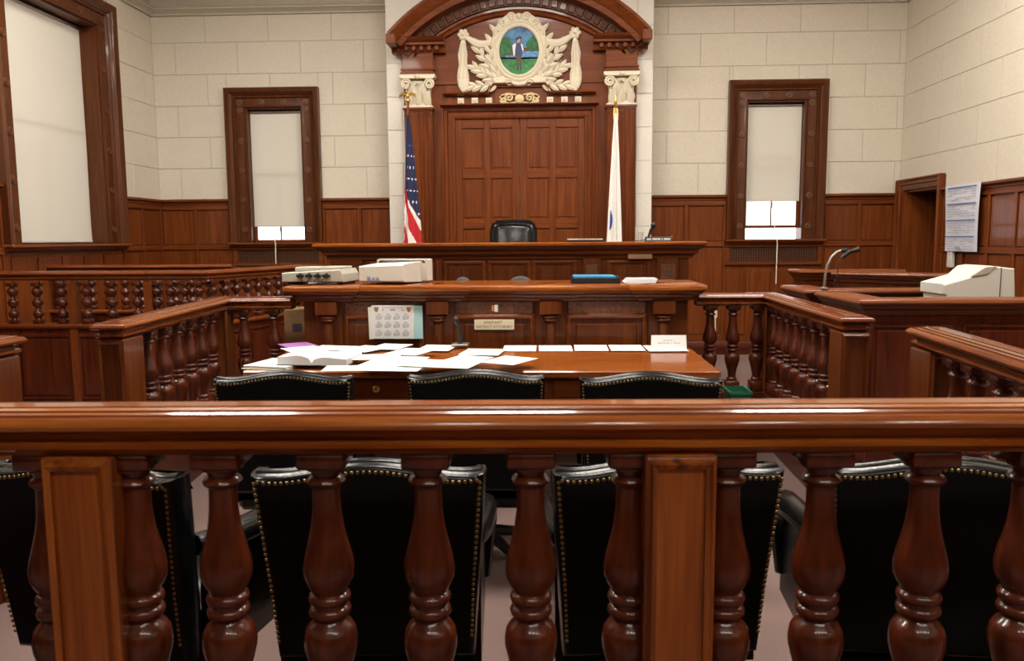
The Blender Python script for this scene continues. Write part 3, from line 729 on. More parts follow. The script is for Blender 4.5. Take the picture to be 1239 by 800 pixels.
def usc(t, s):
    if s < -.86 and t < .42 : return 3
    if s < -.9: return 2 if int(t*26) % 2 else 1
    lim = .505+.10*(s if s > 0 else s*.9)
    if t < lim:
        if t > .17:
            gx = (s*2.6*(.5+t)+ (int(t*15) % 2)*.5) % 1.0; gy = (t*15) % 1.0
            if abs(gx-.5)*.05+abs(gy-.5)*.13 < .0145 and s > -.6: return 1
        return 0
    k = (t-.40)*7.5-s*1.0+(.35 if s < -.2 else 0)
    return 2 if int(k+20) % 2 else 1
q = U(493.5, 124, y=9.42)
flag('national_flag', 'stars-and-stripes flag hanging furled on a pole with a gilt eagle', q.x, 9.42, q.z, 'eagle', usc, [navy, white, redc, gold], (.075, .17), .0, q.z-.15, 1.5)
q = U(745, 131, y=9.42)
def msc(t, s): return 1 if (.56 < t < .68 and -.72 < s < -.36-.28*((t-.62)/.06)**2) else 0
flag('state_flag', 'white flag with a blue emblem edge hanging furled on a gilt pole', q.x, 9.42, q.z, 'spear', msc, [white, royal], (.105, .085), .0, q.z-.06, .6)

# ------------------------------------------------------------------ judge bench
BYF = 7.6
bx0, bx1, bz = -2.06, 1.33, 1.385
jb = empty('judge_bench', (-.36, BYF+.3, .0), label='long raised oak bench with carved panels in front of the portico', cat='bench')
CORN = [(-.3, -.0), (.17, 0), (.18, -.012), (.18, -.028), (.165, -.036), (.14, -.04), (.12, -.06), (.09, -.075), (.085, -.10), (.05, -.12), (.04, -.15), (-.3, -.15)]
def breakpath(x0, x1, y, brk, d):
    P = [(x0, y)]
    for a, b in brk: P += [(a, y), (a, y-d), (b, y-d), (b, y)]
    P.append((x1, y)); return P
top = MB(); zt = U(619, 293.5, y=BYF-.1).z; 
top.sweep([(bx0+.0, BYF+.75, zt), (bx0, BYF, zt), (bx1, BYF, zt), (bx1, BYF+.75, zt)], [(a if a > 0 else a, b) for a, b in [(-.3, -.04), (-.3, 0), (.12, 0), (.135, -.01), (.135, -.028), (.12, -.038)]], (0, 0, 1))
top.box(bx0+.1, bx1-.1, BYF+.1, BYF+.72, zt-.04, zt-.002); top.build('bench_top', nx, jb)
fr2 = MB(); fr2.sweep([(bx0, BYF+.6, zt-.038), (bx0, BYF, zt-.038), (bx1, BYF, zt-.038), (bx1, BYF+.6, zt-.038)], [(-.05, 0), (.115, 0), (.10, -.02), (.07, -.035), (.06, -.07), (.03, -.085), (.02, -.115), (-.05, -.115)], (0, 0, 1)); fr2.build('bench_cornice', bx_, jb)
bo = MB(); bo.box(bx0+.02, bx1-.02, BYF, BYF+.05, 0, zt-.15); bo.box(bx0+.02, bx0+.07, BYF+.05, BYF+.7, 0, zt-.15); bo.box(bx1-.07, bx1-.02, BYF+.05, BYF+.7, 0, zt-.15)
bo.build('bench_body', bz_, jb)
for a, b in ((402, 440), (794, 820), (705, 727), (528, 536)):
    x0, x1 = U(a, 330, y=BYF).x, U(b, 330, y=BYF).x
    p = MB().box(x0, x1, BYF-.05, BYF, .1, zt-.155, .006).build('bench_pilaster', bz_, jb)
    if b-a > 15: MB().box(x0+.03, x1-.03, BYF-.062, BYF-.05, .3, zt-.21, .006).build('carved_panel', carved, p)
for a, b in ((452, 522), (540, 584), (594, 638), (648, 694), (738, 783)):
    x0, x1 = U(a, 330, y=BYF).x, U(b, 330, y=BYF).x; z0, z1 = .95, U(619, 319, y=BYF).z
    fo = MB(); fo.sweep([(x0, BYF, z0), (x0, BYF, z1), (x1, BYF, z1), (x1, BYF, z0)], [(0, 0), (0, .016), (-.012, .022), (-.028, .012), (-.028, 0)], (0, -1, 0), closed=True)
    o = MB().box(x0+.03, x1-.03, BYF-.012, BYF, z0+.03, z1-.03, .006).build('bench_panel', bz_, jb)
    fo.build('panel_moulding', wx, o)
x0, x1 = U(759, 310, y=BYF).x, U(788, 310, y=BYF).x; zc = U(773, 310.5, y=BYF-.06).z
lb = MB().box(x0, x1, BYF-.062, BYF-.05, zc-.022, zc+.022, .003).build('brown_label_plate', brownl, jb)
tag(lb, label='small plain brown label plate')

# judge chair
jc = empty('judge_chair', (-.385, 8.75, .45), local=True, label='black leather high-backed chair behind the raised bench', cat='chair')
hw = .27
ol = [(-hw*.9, .62), (hw*.9, .62), (hw, .8), (hw*.99, 1.12), (hw*.90, 1.20), (hw*.7, 1.235), (0, 1.245), (-hw*.7, 1.235), (-hw*.90, 1.20), (-hw*.99, 1.12), (-hw, .8)]
jbk = MB().layers(ol, [(-.03, .06), (-.01, .02), (.03, 0), (.08, .0), (.12, .03), (.13, .08)], lambda u, v, d: (u, d+.30+(v-.5)*.15, v)).build('backrest', leather, jc, smooth=60)
MB().layers([(u*.80, .70+(v-.62)*.80) for u, v in ol], [(-.075, .05), (-.06, .01), (-.02, 0)], lambda u, v, d: (u, d+.30+(v-.5)*.15, v)).build('back_cushion', leather, jbk, smooth=60)
MB().box(-.27, .27, -.25, .28, .44, .56, .05).build('seat', leather, jc)
for s in (-1, 1): MB().tube([(s*.30, .3, .72), (s*.30, .0, .74), (s*.30, -.2, .72), (s*.30, -.24, .5)], .035, 8).build('armrest', leather, jc)
MB().lathe([(.03, .1), (.03, .45)], n=12).build('column', blackp, jc)
b = MB()
for k in range(5):
    a = k*1.2566; b.tube([(0, 0, .10), (.30*math.cos(a), .30*math.sin(a), .07)], [.03, .018], 8); b.sphere((.30*math.cos(a), .30*math.sin(a), .031), .03)
b.build('star_base', blackp, jc)

# things on the bench
zb = zt
q = U(709, 290, y=7.68)
fl = empty('folder_stack', (q.x, 7.72, zb), label='dark folder with loose paper lying flat on the raised bench', cat='folder')
MB().box(q.x-.165, q.x+.165, 7.60, 7.86, zb, zb+.022, .004).build('folder', blackp, fl); MB().box(q.x-.175, q.x+.15, 7.61, 7.85, zb+.022, zb+.031).build('sheet', paperc, fl)
q = U(797, 288, y=7.56)
pl = empty('name_plate', (q.x, 7.56, zb), label='black desk name plate with white lettering on the raised bench', cat='name plate')
MB().layers([(-.028, 0), (.03, 0), (.012, .045), (-.012, .045)], [(q.x-.125, 0), (q.x+.115, 0)], lambda u, v, d: (d, 7.56+u, zb+v)).build('plate', blackp, pl, smooth=0)
MB().box(q.x+.115, q.x+.128, 7.535, 7.585, zb, zb+.05, .004).build('end_cap', nx, pl)
le = MB(); xx = q.x-.11
for wd in (4, 8, 1, 6):
    for k in range(wd): le.box(xx, xx+.0075, 7.537, 7.5415, zb+.014+.002*(k % 2), zb+.031-.002*(k % 3 == 1)); xx += .0095
    xx += .011
le.build('lettering', paper, pl)
q = U(786, 289, y=7.66)
mi = empty('bench_microphone', (q.x, 7.66, zb), label='short black microphone tilted on the raised bench behind the name plate', cat='microphone')
MB().lathe([(.05, zb), (.05, zb+.012), (.015, zb+.02)], (q.x, 7.66, 0), 16).build('base', blackp, mi)
MB().tube([(q.x, 7.66, zb+.015), (q.x-.012, 7.66, zb+.04), (q.x+.012, 7.66, zb+.11), (q.x+.025, 7.655, zb+.135)], [.008, .012, .014, .012], 8).build('stem', blackp, mi)
MB().sphere((q.x+.032, 7.65, zb+.15), .026, sc=(1, 1, 1.2)).build('head', blackp, mi)
MB().tube([(q.x-.02, 7.66, zb+.03), (q.x-.06, 7.68, zb+.012), (q.x-.15, 7.7, zb+.006)], .004, 6).build('cable', greyf, mi)
q = U(775, 288, y=7.75)
put('drinking_glass', MB().lathe([(.022, 0), (.026, .09), (.0235, .09), (.02, .006), (.001, .006)], n=14).mesh('drinking_glass', flat('clear_plastic', (.5, .47, .45), .15)), loc=(q.x, 7.75, zb+.0005), label='small grey tumbler standing on the raised bench beside the microphone', cat='glass')

# ------------------------------------------------------------------ clerk desk
CY = 5.62
kd = empty('clerk_desk', (-.37, CY+.3, 0), label='oak clerk desk with small half columns facing the counsel table', cat='desk')
cz = U(619, 345.5, y=CY-.1).z
kx0, kx1 = U(372, 352, y=CY).x-.06, U(838, 352, y=CY).x
cols = [398, 531, 666, 802]
brk = []
for c in cols: xx = U(c, 380, y=CY).x; brk.append((xx-.16, xx+.16))
pth = [(kx0, CY+.55, cz), (kx0, CY, cz)]
for a, b_ in brk: pth += [(a, CY, cz), (a, CY-.045, cz), (b_, CY-.045, cz), (b_, CY, cz)]
pth += [(kx1, CY, cz), (kx1, CY+.55, cz)]
tp = MB(); tp.sweep(pth, [(-.2, -.045), (-.2, 0), (.07, 0), (.083, -.008), (.088, -.02), (.085, -.034), (.07, -.045)], (0, 0, 1)); tp.box(kx0+.05, kx1-.05, CY+.1, CY+.62, cz-.045, cz-.001); tp.build('desk_top', nx, kd)
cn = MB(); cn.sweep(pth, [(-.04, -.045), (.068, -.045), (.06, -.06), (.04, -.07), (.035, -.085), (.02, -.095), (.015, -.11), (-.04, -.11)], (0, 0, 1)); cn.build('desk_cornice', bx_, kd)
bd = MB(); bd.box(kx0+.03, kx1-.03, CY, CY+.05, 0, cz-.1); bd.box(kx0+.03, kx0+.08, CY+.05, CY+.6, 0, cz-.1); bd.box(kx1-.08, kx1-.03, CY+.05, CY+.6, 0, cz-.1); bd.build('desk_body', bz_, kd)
for c in cols:
    xx = U(c, 380, y=CY).x
    bb = MB(); bb.box(xx-.078, xx+.078, CY-.085, CY, cz-.205, cz-.11, .006); bb.box(xx-.10, xx+.10, CY-.012, CY, .0, cz-.11); bo_ = bb.build('bracket_block', bz_, kd)
    cl = MB(); zt_ = cz-.215
    cl.lathe([(.058, zt_), (.058, zt_-.012), (.046, zt_-.018), (.052, zt_-.030), (.044, zt_-.042), (.033, zt_-.055), (.032, zt_-.09), (.041, zt_-.28), (.050, zt_-.36), (.060, .52), (.062, .50)], (xx, CY-.03, 0), 16)
    cl.build('half_column', bz_, kd)
    MB().box(xx-.08, xx+.08, CY-.09, CY, .1, .5, .006).build('column_plinth', bz_, kd)
edges = [kx0+.05]+[e_ for a, b_ in brk for e_ in (a+.05, b_-.05)]+[kx1-.05]
for a, b_ in zip(edges[::2], edges[1::2]):
    if b_-a < .15: continue
    MB().box(a+.01, b_-.01, CY-.014, CY, cz-.205, cz-.115, .005).build('carved_frieze', carved, kd)
    z0, z1 = .45, cz-.235
    o = MB().box(a+.07, b_-.07, CY-.016, CY, z0+.04, z1-.04, .008).build('desk_panel', bz_, kd)
    MB().sweep([(a+.03, CY, z0), (a+.03, CY, z1), (b_-.03, CY, z1), (b_-.03, CY, z0)], [(0, 0), (0, .02), (-.014, .026), (-.032, .012), (-.032, 0)], (0, -1, 0), closed=True).build('panel_moulding', wx, o)

def card(name, corners_px, y, mat, **k):
    pts = [U(px, py, y=y) for px, py in corners_px]; mb = MB(); n = len(pts)
    mb.add([p for p in pts]+[p+Vector((0, .0012, 0)) for p in pts], [tuple(range(n)), tuple(range(n, 2*n))[::-1]]+[(i, (i+1) % n, n+(i+1) % n, n+i) for i in range(n)]); return mb.build(name, mat, smooth=0, **k)
# calendar sheets and signs fixed on the desk front
card('teal_sheet', [(498, 370), (511, 370), (512, 410), (498, 410)], CY-.040, teal, label='pale teal sheet tucked behind the wall calendar on the clerk desk', cat='paper')
card('cream_sheet', [(445, 372), (452, 371), (453, 410), (447, 411)], CY-.042, paperc, label='cream sheet showing at the edge of the calendar on the clerk desk', cat='paper')
cal = empty('calendar', tuple(U(475, 411, y=CY-.044)), label='white year calendar with two brown shields taped on the clerk desk front', cat='calendar')
cb = card('calendar_sheet', [(449.5, 369.5), (501, 369.5), (501, 410), (449, 410)], CY-.044, paper); cb.parent = cal; cb.location = -cal.location
yk = CY-.0455
def mark(name, px, py, w, h, mat, par, y=None, poly=None):
    y = y or yk; s = y/FPX
    q = U(px, py, y=y); mb = MB(); pts = poly or [(-w/2, -h/2), (w/2, -h/2), (w/2, h/2), (-w/2, h/2)]
    mb.add([(q.x+a*s, y, q.z+b_*s) for a, b_ in pts], [tuple(range(len(pts)))])
    o = mb.build(name, mat, par, smooth=0); return o
for px, mt in ((455.2, shieldm), (494.6, flat('shield_orange', (.42, .13, .05), .6))):
    mark('shield', px, 374.6, 5, 6, mt, cal, poly=[(-2.7, 3.2), (-1, 2.8), (0, 3.2), (1, 2.8), (2.7, 3.2), (2.6, 0), (1.4, -2.6), (0, -3.4), (-1.4, -2.6), (-2.6, 0)])
mark('title_line', 475, 372.3, 26, .5, inkr, cal); mark('year_print', 475, 375, 6.5, 2.2, ink, cal); mark('star_print', 463, 375.2, 1.4, 1.6, inkr, cal); mark('star_print', 486.5, 375.2, 1.4, 1.6, inkr, cal)
for r_ in range(3):
    for c_ in range(4):
        px, py = 458.5+c_*10.8, 381+r_*10.0
        mo = MB()
        for l_ in range(5):
            for d_ in range(7):
                if (l_ == 0 and d_ < c_ % 3) or (l_ == 4 and d_ > 4): continue
                q = U(px-3.6+d_*1.2, py+1+l_*1.15, y=yk); s = yk/FPX*.38; mo.add([(q.x-s, yk, q.z-s), (q.x+s, yk, q.z-s), (q.x+s, yk, q.z+s), (q.x-s, yk, q.z+s)], [(0, 1, 2, 3)])
        q = U(px, py-.8, y=yk); s = yk/FPX; mo.add([(q.x-2*s, yk, q.z-.4*s), (q.x+2*s, yk, q.z-.4*s), (q.x+2*s, yk, q.z+.4*s), (q.x-2*s, yk, q.z+.4*s)], [(0, 1, 2, 3)])
        mo.build('month_print', ink, cal, smooth=0)
q = U(598, 393, y=CY-.03)
sg = empty('attorney_sign', tuple(q), label='cream plastic sign reading ASSISTANT DISTRICT ATTORNEY on the clerk desk front', cat='sign')
s_ = CY/FPX
MB().box(q.x-24.2*s_, q.x+24.2*s_, CY-.030, CY-.0165, q.z-6.2*s_, q.z+6.2*s_, .002).build('plate', signc, sg)
put('lettering', textmesh('ASSISTANT', .0265, inkd), sg, loc=(q.x-.01, CY-.0305, q.z+.0155), rot=(R(90), 0, 0)); put('lettering', textmesh('DISTRICT ATTORNEY', .0265, inkd), sg, loc=(q.x, CY-.0305, q.z-.015), rot=(R(90), 0, 0))
q = U(598.5, 373.2, y=CY-.02)
sw = empty('switch_plate', tuple(q), label='small white switch with orange edge on the carved desk frieze', cat='switch')
MB().box(q.x-.003, q.x+.024, CY-.026, CY-.0145, q.z-.025, q.z+.025, .003).build('white_cover', paper, sw)
MB().box(q.x-.022, q.x-.003, CY-.022, CY-.0145, q.z-.022, q.z+.022, .003).build('orange_edge', flat('orange_plastic', (.6, .17, .03), .5), sw)

# machines and papers on the clerk desk
tz = cz
def devbox(outl, y0, y1, mat): return
rd = empty('recorder', (-1.66, CY+.25, tz), R(-6), local=True, label='beige court recording console with black knobs at the end of the clerk desk', cat='recorder')
MB().layers([(-.205, .02), (.225, .02), (.225, .075), (.205, .11), (-.235, .085), (-.235, .02)], [(-.17, .006), (-.16, 0), (.16, 0), (.17, .006)]).build('body', console, rd, smooth=20)
MB().box(-.16, .015, -.11, .1, .092, .125, .006).build('cassette_lid', console, rd); MB().box(.03, .20, -.11, .1, .092, .128, .006).build('cassette_lid', console, rd)
for i in range(4):
    k = MB(); xx = -.085+i*.065
    k.box(xx-.022, xx+.022, -.188, -.17, .06, .074, .003); k.box(xx-.006, xx+.006, -.20, -.17, .05, .085, .003); k.lathe([(.012, -.2), (.012, -.17)], (xx-.016, 0, .065), 10, 'y'); k.build('jack', blackp, rd)
cb = MB()
for i, e_ in enumerate((-.05, -.03, .02, .09)): cb.tube([(-.085+i*.065, -.19, .06), (-.07+i*.05, -.21, .035), (e_, -.19, .006), (e_+.08, -.16, .006)], .004, 5)
cb.build('cable', blackp, rd)
for x in (-.19, .19): MB().box(x-.02, x+.02, -.13, .13, 0, .02).build('foot', blackp, rd)

mo = empty('monitor', (-1.11, CY+.32, tz+.004), R(-13), local=True, label='beige CRT monitor seen from behind on the clerk desk', cat='monitor')
MB().layers([(-.20, .01), (.21, .01), (.21, .165), (.195, .170), (-.185, .170), (-.20, .165)], [(.07, .03), (.075, 0), (.17, 0), (.18, .012)]).build('bezel', beige, mo, smooth=25)
MB().layers([(-.19, .012), (.16, .012), (.16, .143), (-.19, .130)], [(-.26, .012), (-.25, .004), (.07, -.01)]).build('rear_shell', beige, mo, smooth=25)
lg = MB(); lg.tube([(-.115+.009*k, -.2615, .030+.012*math.sin(k*1.7)+.004*(k % 3)) for k in range(11)], .004, 5); lg.tube([(-.12, -.2615, .018), (-.12, -.2615, .052), (-.10, -.2615, .050), (-.098, -.2615, .022)], .004, 5)
lg.build('blue_mark', flat('logo_blue', (.18, .25, .5), .6), mo)
b = MB(); b.sphere((-.06, .072, .158), .008); b.sphere((.06, .072, .160), .005); b.build('screw_cap', beige2, mo)

q = U(721, 345, y=CY+.2)
tr = empty('document_tray', (q.x, CY+.25, tz), label='black document tray holding a blue folder on the clerk desk', cat='tray')
x0, x1 = q.x-.175, q.x+.165
t = MB(); t.box(x0, x1, CY+.1, CY+.4, tz, tz+.006); t.box(x0, x1, CY+.1, CY+.108, tz, tz+.04, .002); t.box(x0, x0+.008, CY+.1, CY+.4, tz, tz+.045, .002); t.box(x1-.008, x1, CY+.1, CY+.4, tz, tz+.045, .002); t.box(x0, x1, CY+.392, CY+.4, tz, tz+.045, .002); t.build('tray', blackp, tr)
put('blue_folder', MB().box(x0+.012, x1-.03, CY+.112, CY+.38, tz+.036, tz+.052, .003).mesh('blue_folder', bluef), label='bright blue folder lying in the black document tray', cat='folder')
put('white_folder_stack', MB().box(x0+.012, x1-.03, CY+.112, CY+.38, tz+.006, tz+.0355, .003).mesh('stack', paper), label='stack of white files under the blue folder in the tray', cat='papers')
q = U(774, 343, y=CY+.2)
mb = MB()
for i in range(5): 
    a = .06*i-.1; mb.box(q.x-.115+.006*i, q.x+.10+.004*i, CY+.09+.004*i, CY+.33, tz+.0005+i*.006, tz+.006+i*.006)
put('paper_pile', mb.mesh('paper_pile', paper), label='low pile of white papers beside the black tray on the clerk desk', cat='papers')
# clerk chairs
def task_chair(px0, px1, ptop, y, label, zf):
    a, b = U(px0, ptop+8, y=y), U(px1, ptop+8, y=y); xc = (a.x+b.x)/2; hw = (b.x-a.x)/2; zt = U((px0+px1)/2, ptop, y=y).z
    r = empty('task_chair', (xc, y, zf), label=label, cat='chair', group='grey clerk chairs')
    ol = [(xc+hw*math.copysign(abs(math.cos(t))**.8, math.cos(t)), zt-.20+.20*math.sin(t)*(1 if math.sin(t) > 0 else .9)) for t in [2*math.pi*k/24 for k in range(24)]]
    MB().layers(ol, [(y-.03, .03), (y-.02, .005), (y+.01, 0), (y+.03, .03)]).build('backrest', greyf, r, smooth=60)
    MB().box(xc-.165, xc+.165, y+.02, y+.44, zt-.58, zt-.50, .03).build('seat', greyf, r)
    MB().tube([(xc, y-.02, zt-.3), (xc, y-.05, zt-.5), (xc, y+.1, zt-.6), (xc, y+.2, zt-.6)], .015, 8).build('back_bar', blackp, r)
    MB().tube([(xc, y+.22, zf+.08), (xc, y+.22, zt-.58)], .022, 10).build('column', blackp, r)
    bb = MB()
    for k in range(5):
        an = k*1.2566+.3; bb.tube([(xc, y+.22, zf+.09), (xc+.165*math.cos(an), y+.22+.165*math.sin(an), zf+.06)], [.022, .014], 6); bb.sphere((xc+.165*math.cos(an), y+.22+.165*math.sin(an), zf+.026), .025, 8, 6)
    bb.build('star_base', blackp, r)
task_chair(546, 574, 335, 6.35, 'narrow grey clerk chair back rising behind the clerk desk beside the monitor', .18)
task_chair(610, 650, 334, 6.35, 'wider grey clerk chair back rising behind the clerk desk below the bench', .18)

# ------------------------------------------------------------------ balustrades
RAIL = [(0, 0), (.020, 0), (.022, -.006), (.026, -.006), (.028, -.001), (.044, -.003), (.046, -.010), (.050, -.010), (.052, -.006), (.062, -.008), (.064, -.014), (.068, -.014), (.072, -.011), (.083, -.018), (.087, -.027), (.084, -.036), (.072, -.043), (.060, -.047), (.055, -.056), (.054, -.066), (.062, -.070), (.070, -.074), (.071, -.086), (.066, -.092), (.058, -.096), (.052, -.108)]
RAIL = [(a, b if b > -.03 else -.03+(b+.03)*.76) for a, b in RAIL]; RH = -RAIL[-1][1]
RAIL = RAIL + [(-a, b) for a, b in RAIL[1:]][::-1]
def baluster_mesh(H, mat, name='baluster'):
    mb = MB(); k = H/.66
    bh = .034*k
    mb.box(-.047, .047, -.047, .047, H-bh, H, .004)
    up = [(.041, H-bh), (.041, H-bh-.006), (.030, H-bh-.010), (.0275, H-bh-.020), (.036, H-bh-.026), (.039, H-bh-.032), (.036, H-bh-.038), (.0275, H-bh-.044)]
    z = H-bh-.044; vz = [(.0275, .02), (.0285, .05), (.033, .085), (.040, .115), (.048, .145), (.0515, .168), (.050, .188), (.042, .206), (.034, .216)]
    up += [(r, z-d*k) for r, d in vz]; z -= .216*k
    for i in range(2): up += [(.034, z-.004), (.041, z-.008), (.043, z-.015), (.041, z-.022), (.034, z-.026)]; z -= .028
    up += [(.032, z-.004), (.036, z-.010), (.044, z-.016)]; z -= .016
    lo = [(.051, .012), (.054, .032), (.053, .050), (.047, .075), (.039, .105), (.032, .135), (.028, .165), (.0275, .18)]
    up += [(r, z-d*k) for r, d in lo]; z -= .18*k
    up += [(.036, z-.006), (.038, z-.012), (.034, z-.018), (.043, z-.022), (.043, z-.028)]; z -= .028
    if z > .012:
        mb.box(-.047, .047, -.047, .047, 0, z+.002, .004)
    mb.lathe(up, (0, 0, 0), 20, caps=True)
    return mb.mesh(name, mat, 50)
def bobbin_mesh(H, mat):
    mb = MB(); mb.box(-.033, .033, -.033, .033, H-.03, H, .003); mb.box(-.033, .033, -.033, .033, 0, .035, .003)
    prof = [(.022, .035)]; n = 3; L = (H-.065)/n
    for i in range(n):
        z = .035+i*L
        for t in range(0, 9): prof.append((.019+.024*math.sin(math.pi*t/8)**.8 if 0 < t < 8 else .019, z+.008+(L-.016)*t/8))
        prof.append((.019, z+L-.003))
    mb.lathe(prof, n=14); return mb.mesh('bobbin_baluster', mat, 60)
def post(parent, x, y, w, d, z0, z1, ang, mat, name='post', panel=True):
    mb = MB(); mb.box(-w/2, w/2, -d/2, d/2, z0, z1, .004)
    o = put(name, mb.mesh(name, mat), parent, loc=(x, y, 0), rot=(0, 0, ang))
    if panel:
        fr = MB(); x0, x1, a, b = -w/2+.022, w/2-.022, z0+.1, z1-.025
        for sd in (-1, 1):
            P = [(x0, sd*d/2, a), (x0, sd*d/2, b), (x1, sd*d/2, b), (x1, sd*d/2, a)]
            fr.sweep(P, [(0, 0), (0, .008), (-.010, .014) if sd < 0 else (.010, .014), (-.014, .004) if sd < 0 else (.014, .004), (-.020, 0) if sd < 0 else (.020, 0)], (0, sd, 0), closed=True)
        me = fr.mesh('panel_moulding', mat); c = bpy.data.objects.new('panel_moulding', me); C.objects.link(c); c.parent = o
    return o
def run(parent, A, B, zr, bal, n=None, sp=.198, rail_z0=.34, ts=None, mats=None, cap=True, base=True):
    """balusters and base rail of one straight run between A and B; rail caps are swept separately"""
    A, B = Vector((*A, 0)), Vector((*B, 0)); L = (B-A).length; ang = math.atan2(B.y-A.y, B.x-A.x)
    if ts is None:
        n = n or max(1, round(L/sp)); ts = [(i+.5)/n for i in range(n)]
    for t in ts:
        p = A+(B-A)*t; put('baluster', bal, parent, loc=(p.x, p.y, rail_z0), rot=(0, 0, ang))
    if base:
        mb = MB(); mb.sweep([(A.x, A.y, rail_z0), (B.x, B.y, rail_z0)], [(-.06, -.05), (-.06, -.01), (-.05, 0), (.05, 0), (.06, -.01), (.06, -.05)], (0, 0, 1)); mb.build('base_rail', mats[0], parent)
        mb = MB(); mb.sweep([(A.x, A.y, rail_z0-.05), (B.x, B.y, rail_z0-.05)], [(-.045, -(rail_z0-.05)), (-.045, 0), (.045, 0), (.045, -(rail_z0-.05))], (0, 0, 1)); mb.build('plinth_board', mats[1], parent)

HALF = RAIL[:(len(RAIL)+1)//2]
def hip_end(mb, A, B, zr):
    """returned (hipped) moulding at the free end A of a rail that comes from B"""
    A, B = Vector((*A, zr)), Vector((*B, zr)); o = (A-B).normalized(); sd = o.cross(Vector((0, 0, 1))); vs = []; fs = []
    for a, b in HALF:
        for p, q in ((-a, 0), (-a, a), (a, a), (a, 0)): vs.append(A+sd*p+o*q+Vector((0, 0, b)))
    for i in range(len(HALF)-1):
        for k in range(3): fs.append((4*i+k, 4*i+k+1, 4*i+5+k, 4*i+4+k))
    n = 4*(len(HALF)-1); fs.append((n, n+1, n+2, n+3)); return mb.add(vs, fs)
# bar rail between the spectators and the counsel area
ZR = 1.15
def bar(x): return 1.648-.087+.0343*(x+.073)
xa, xb = -2.27, 1.42
br = empty('balustrade', (0, bar(0), 0), label='long polished oak bar rail with turned balusters in front of the black chairs', cat='balustrade')
ang = math.atan(.0343)
MB().sweep([(xa, bar(xa), ZR), (xb, bar(xb), ZR)], RAIL, (0, 0, 1)).build('rail_cap', nx, br, smooth=40)
bal_near = baluster_mesh(.66, mz)
zb0 = ZR-RH-.66
run(br, (xa, bar(xa)), (xb, bar(xb)), ZR, None, ts=[], mats=(nx, nx), rail_z0=zb0)
PXS = [-178, -58, 62, 165, 270, 395, 518, 642, 762, 878, 993, 1118, 1243]
for px in PXS:
    q = U(px, 600, y=1.56); q = U(px, 600, y=bar(q.x)); put('baluster', bal_near, br, loc=(q.x, bar(q.x), zb0), rot=(0, 0, ang))
for px in (106, 823):
    q = U(px, 600, y=1.50); post(br, q.x, bar(q.x)-.012, .136, .115, 0, ZR-RH, ang, posto)

# side balustrades of the counsel area
bal_side = baluster_mesh(.62, mz, 'side_baluster')
wyr = wood('side_rail_oak', 'y', *[tuple(c*1.05 for c in t) for t in OAK], rough=.26, coat=.4)
def side(label, pts, ts_list, zr, ends, group=None, rmat=None, mats=None, end=0):
    r = empty('balustrade', (pts[0][0], pts[0][1], 0), label=label, cat='balustrade')
    # hipped near end
    P = [Vector((*p, zr)) for p in pts]
    e0 = Vector(pts[end]); e1 = Vector(pts[1 if end == 0 else -2]); ei = e0+(e1-e0).normalized()*.087
    P[end] = Vector((ei.x, ei.y, zr))
    hip_end(MB().sweep(P, RAIL, (0, 0, 1)), ei, e1, zr).build('rail_cap', rmat or wyr, r, smooth=40)
    for (A, B), ts in zip(zip(pts, pts[1:]), ts_list): run(r, A, B, zr, bal_side, ts=ts, rail_z0=zr-RH-.62, mats=mats or (mhx, mhx))
    for (x, y, w, d, a) in ends: post(r, x, y, w, d, 0, zr-RH, a, bz_ if mats is None else mats[0])
    return r
ZS = 1.08
LA, LB, LC = (-2.15, 3.82), (-2.31, 5.60), (-1.86, 5.62)
q = U(318, 371, z=ZS-.09)
side('dark balustrade with hipped rail end between the jury box and the counsel table', [LA, LB, (-1.80, 5.62)], [[.14, .26, .38, .50, .62, .74, .86], [.30, .72]], ZS, [(LA[0], LA[1]+.12, .13, .20, 0), (LB[0], LB[1], .12, .12, 0)])
RA, RB, RC = (1.55, 4.08), (1.60, 5.82), (1.06, 5.82)
side('dark balustrade between the counsel table and the witness desks', [RA, RB, RC], [[.16, .27, .38, .49, .60, .71, .82, .92], [.18, .50, .80]], ZS, [(RA[0], RA[1]+.10, .14, .18, 0), (RB[0], RB[1], .12, .12, 0)])
for (e, s) in ((LA, 1), (RA, 1)): pass
side('short oak rail end running back from the bar rail toward the witness desks', [(1.445, 1.75), (1.60, 3.45)], [[.10, .22, .34, .46, .58, .70, .80]], 1.10, [(1.59, 3.33, .14, .18, 0)], end=-1)
side('short oak rail end running back from the bar rail toward the jury box', [(-2.28, 1.70), (-2.28, 3.28)], [[.10, .22, .34, .46, .58, .70, .80]], 1.09, [(-2.28, 3.16, .14, .18, 0)], end=-1)

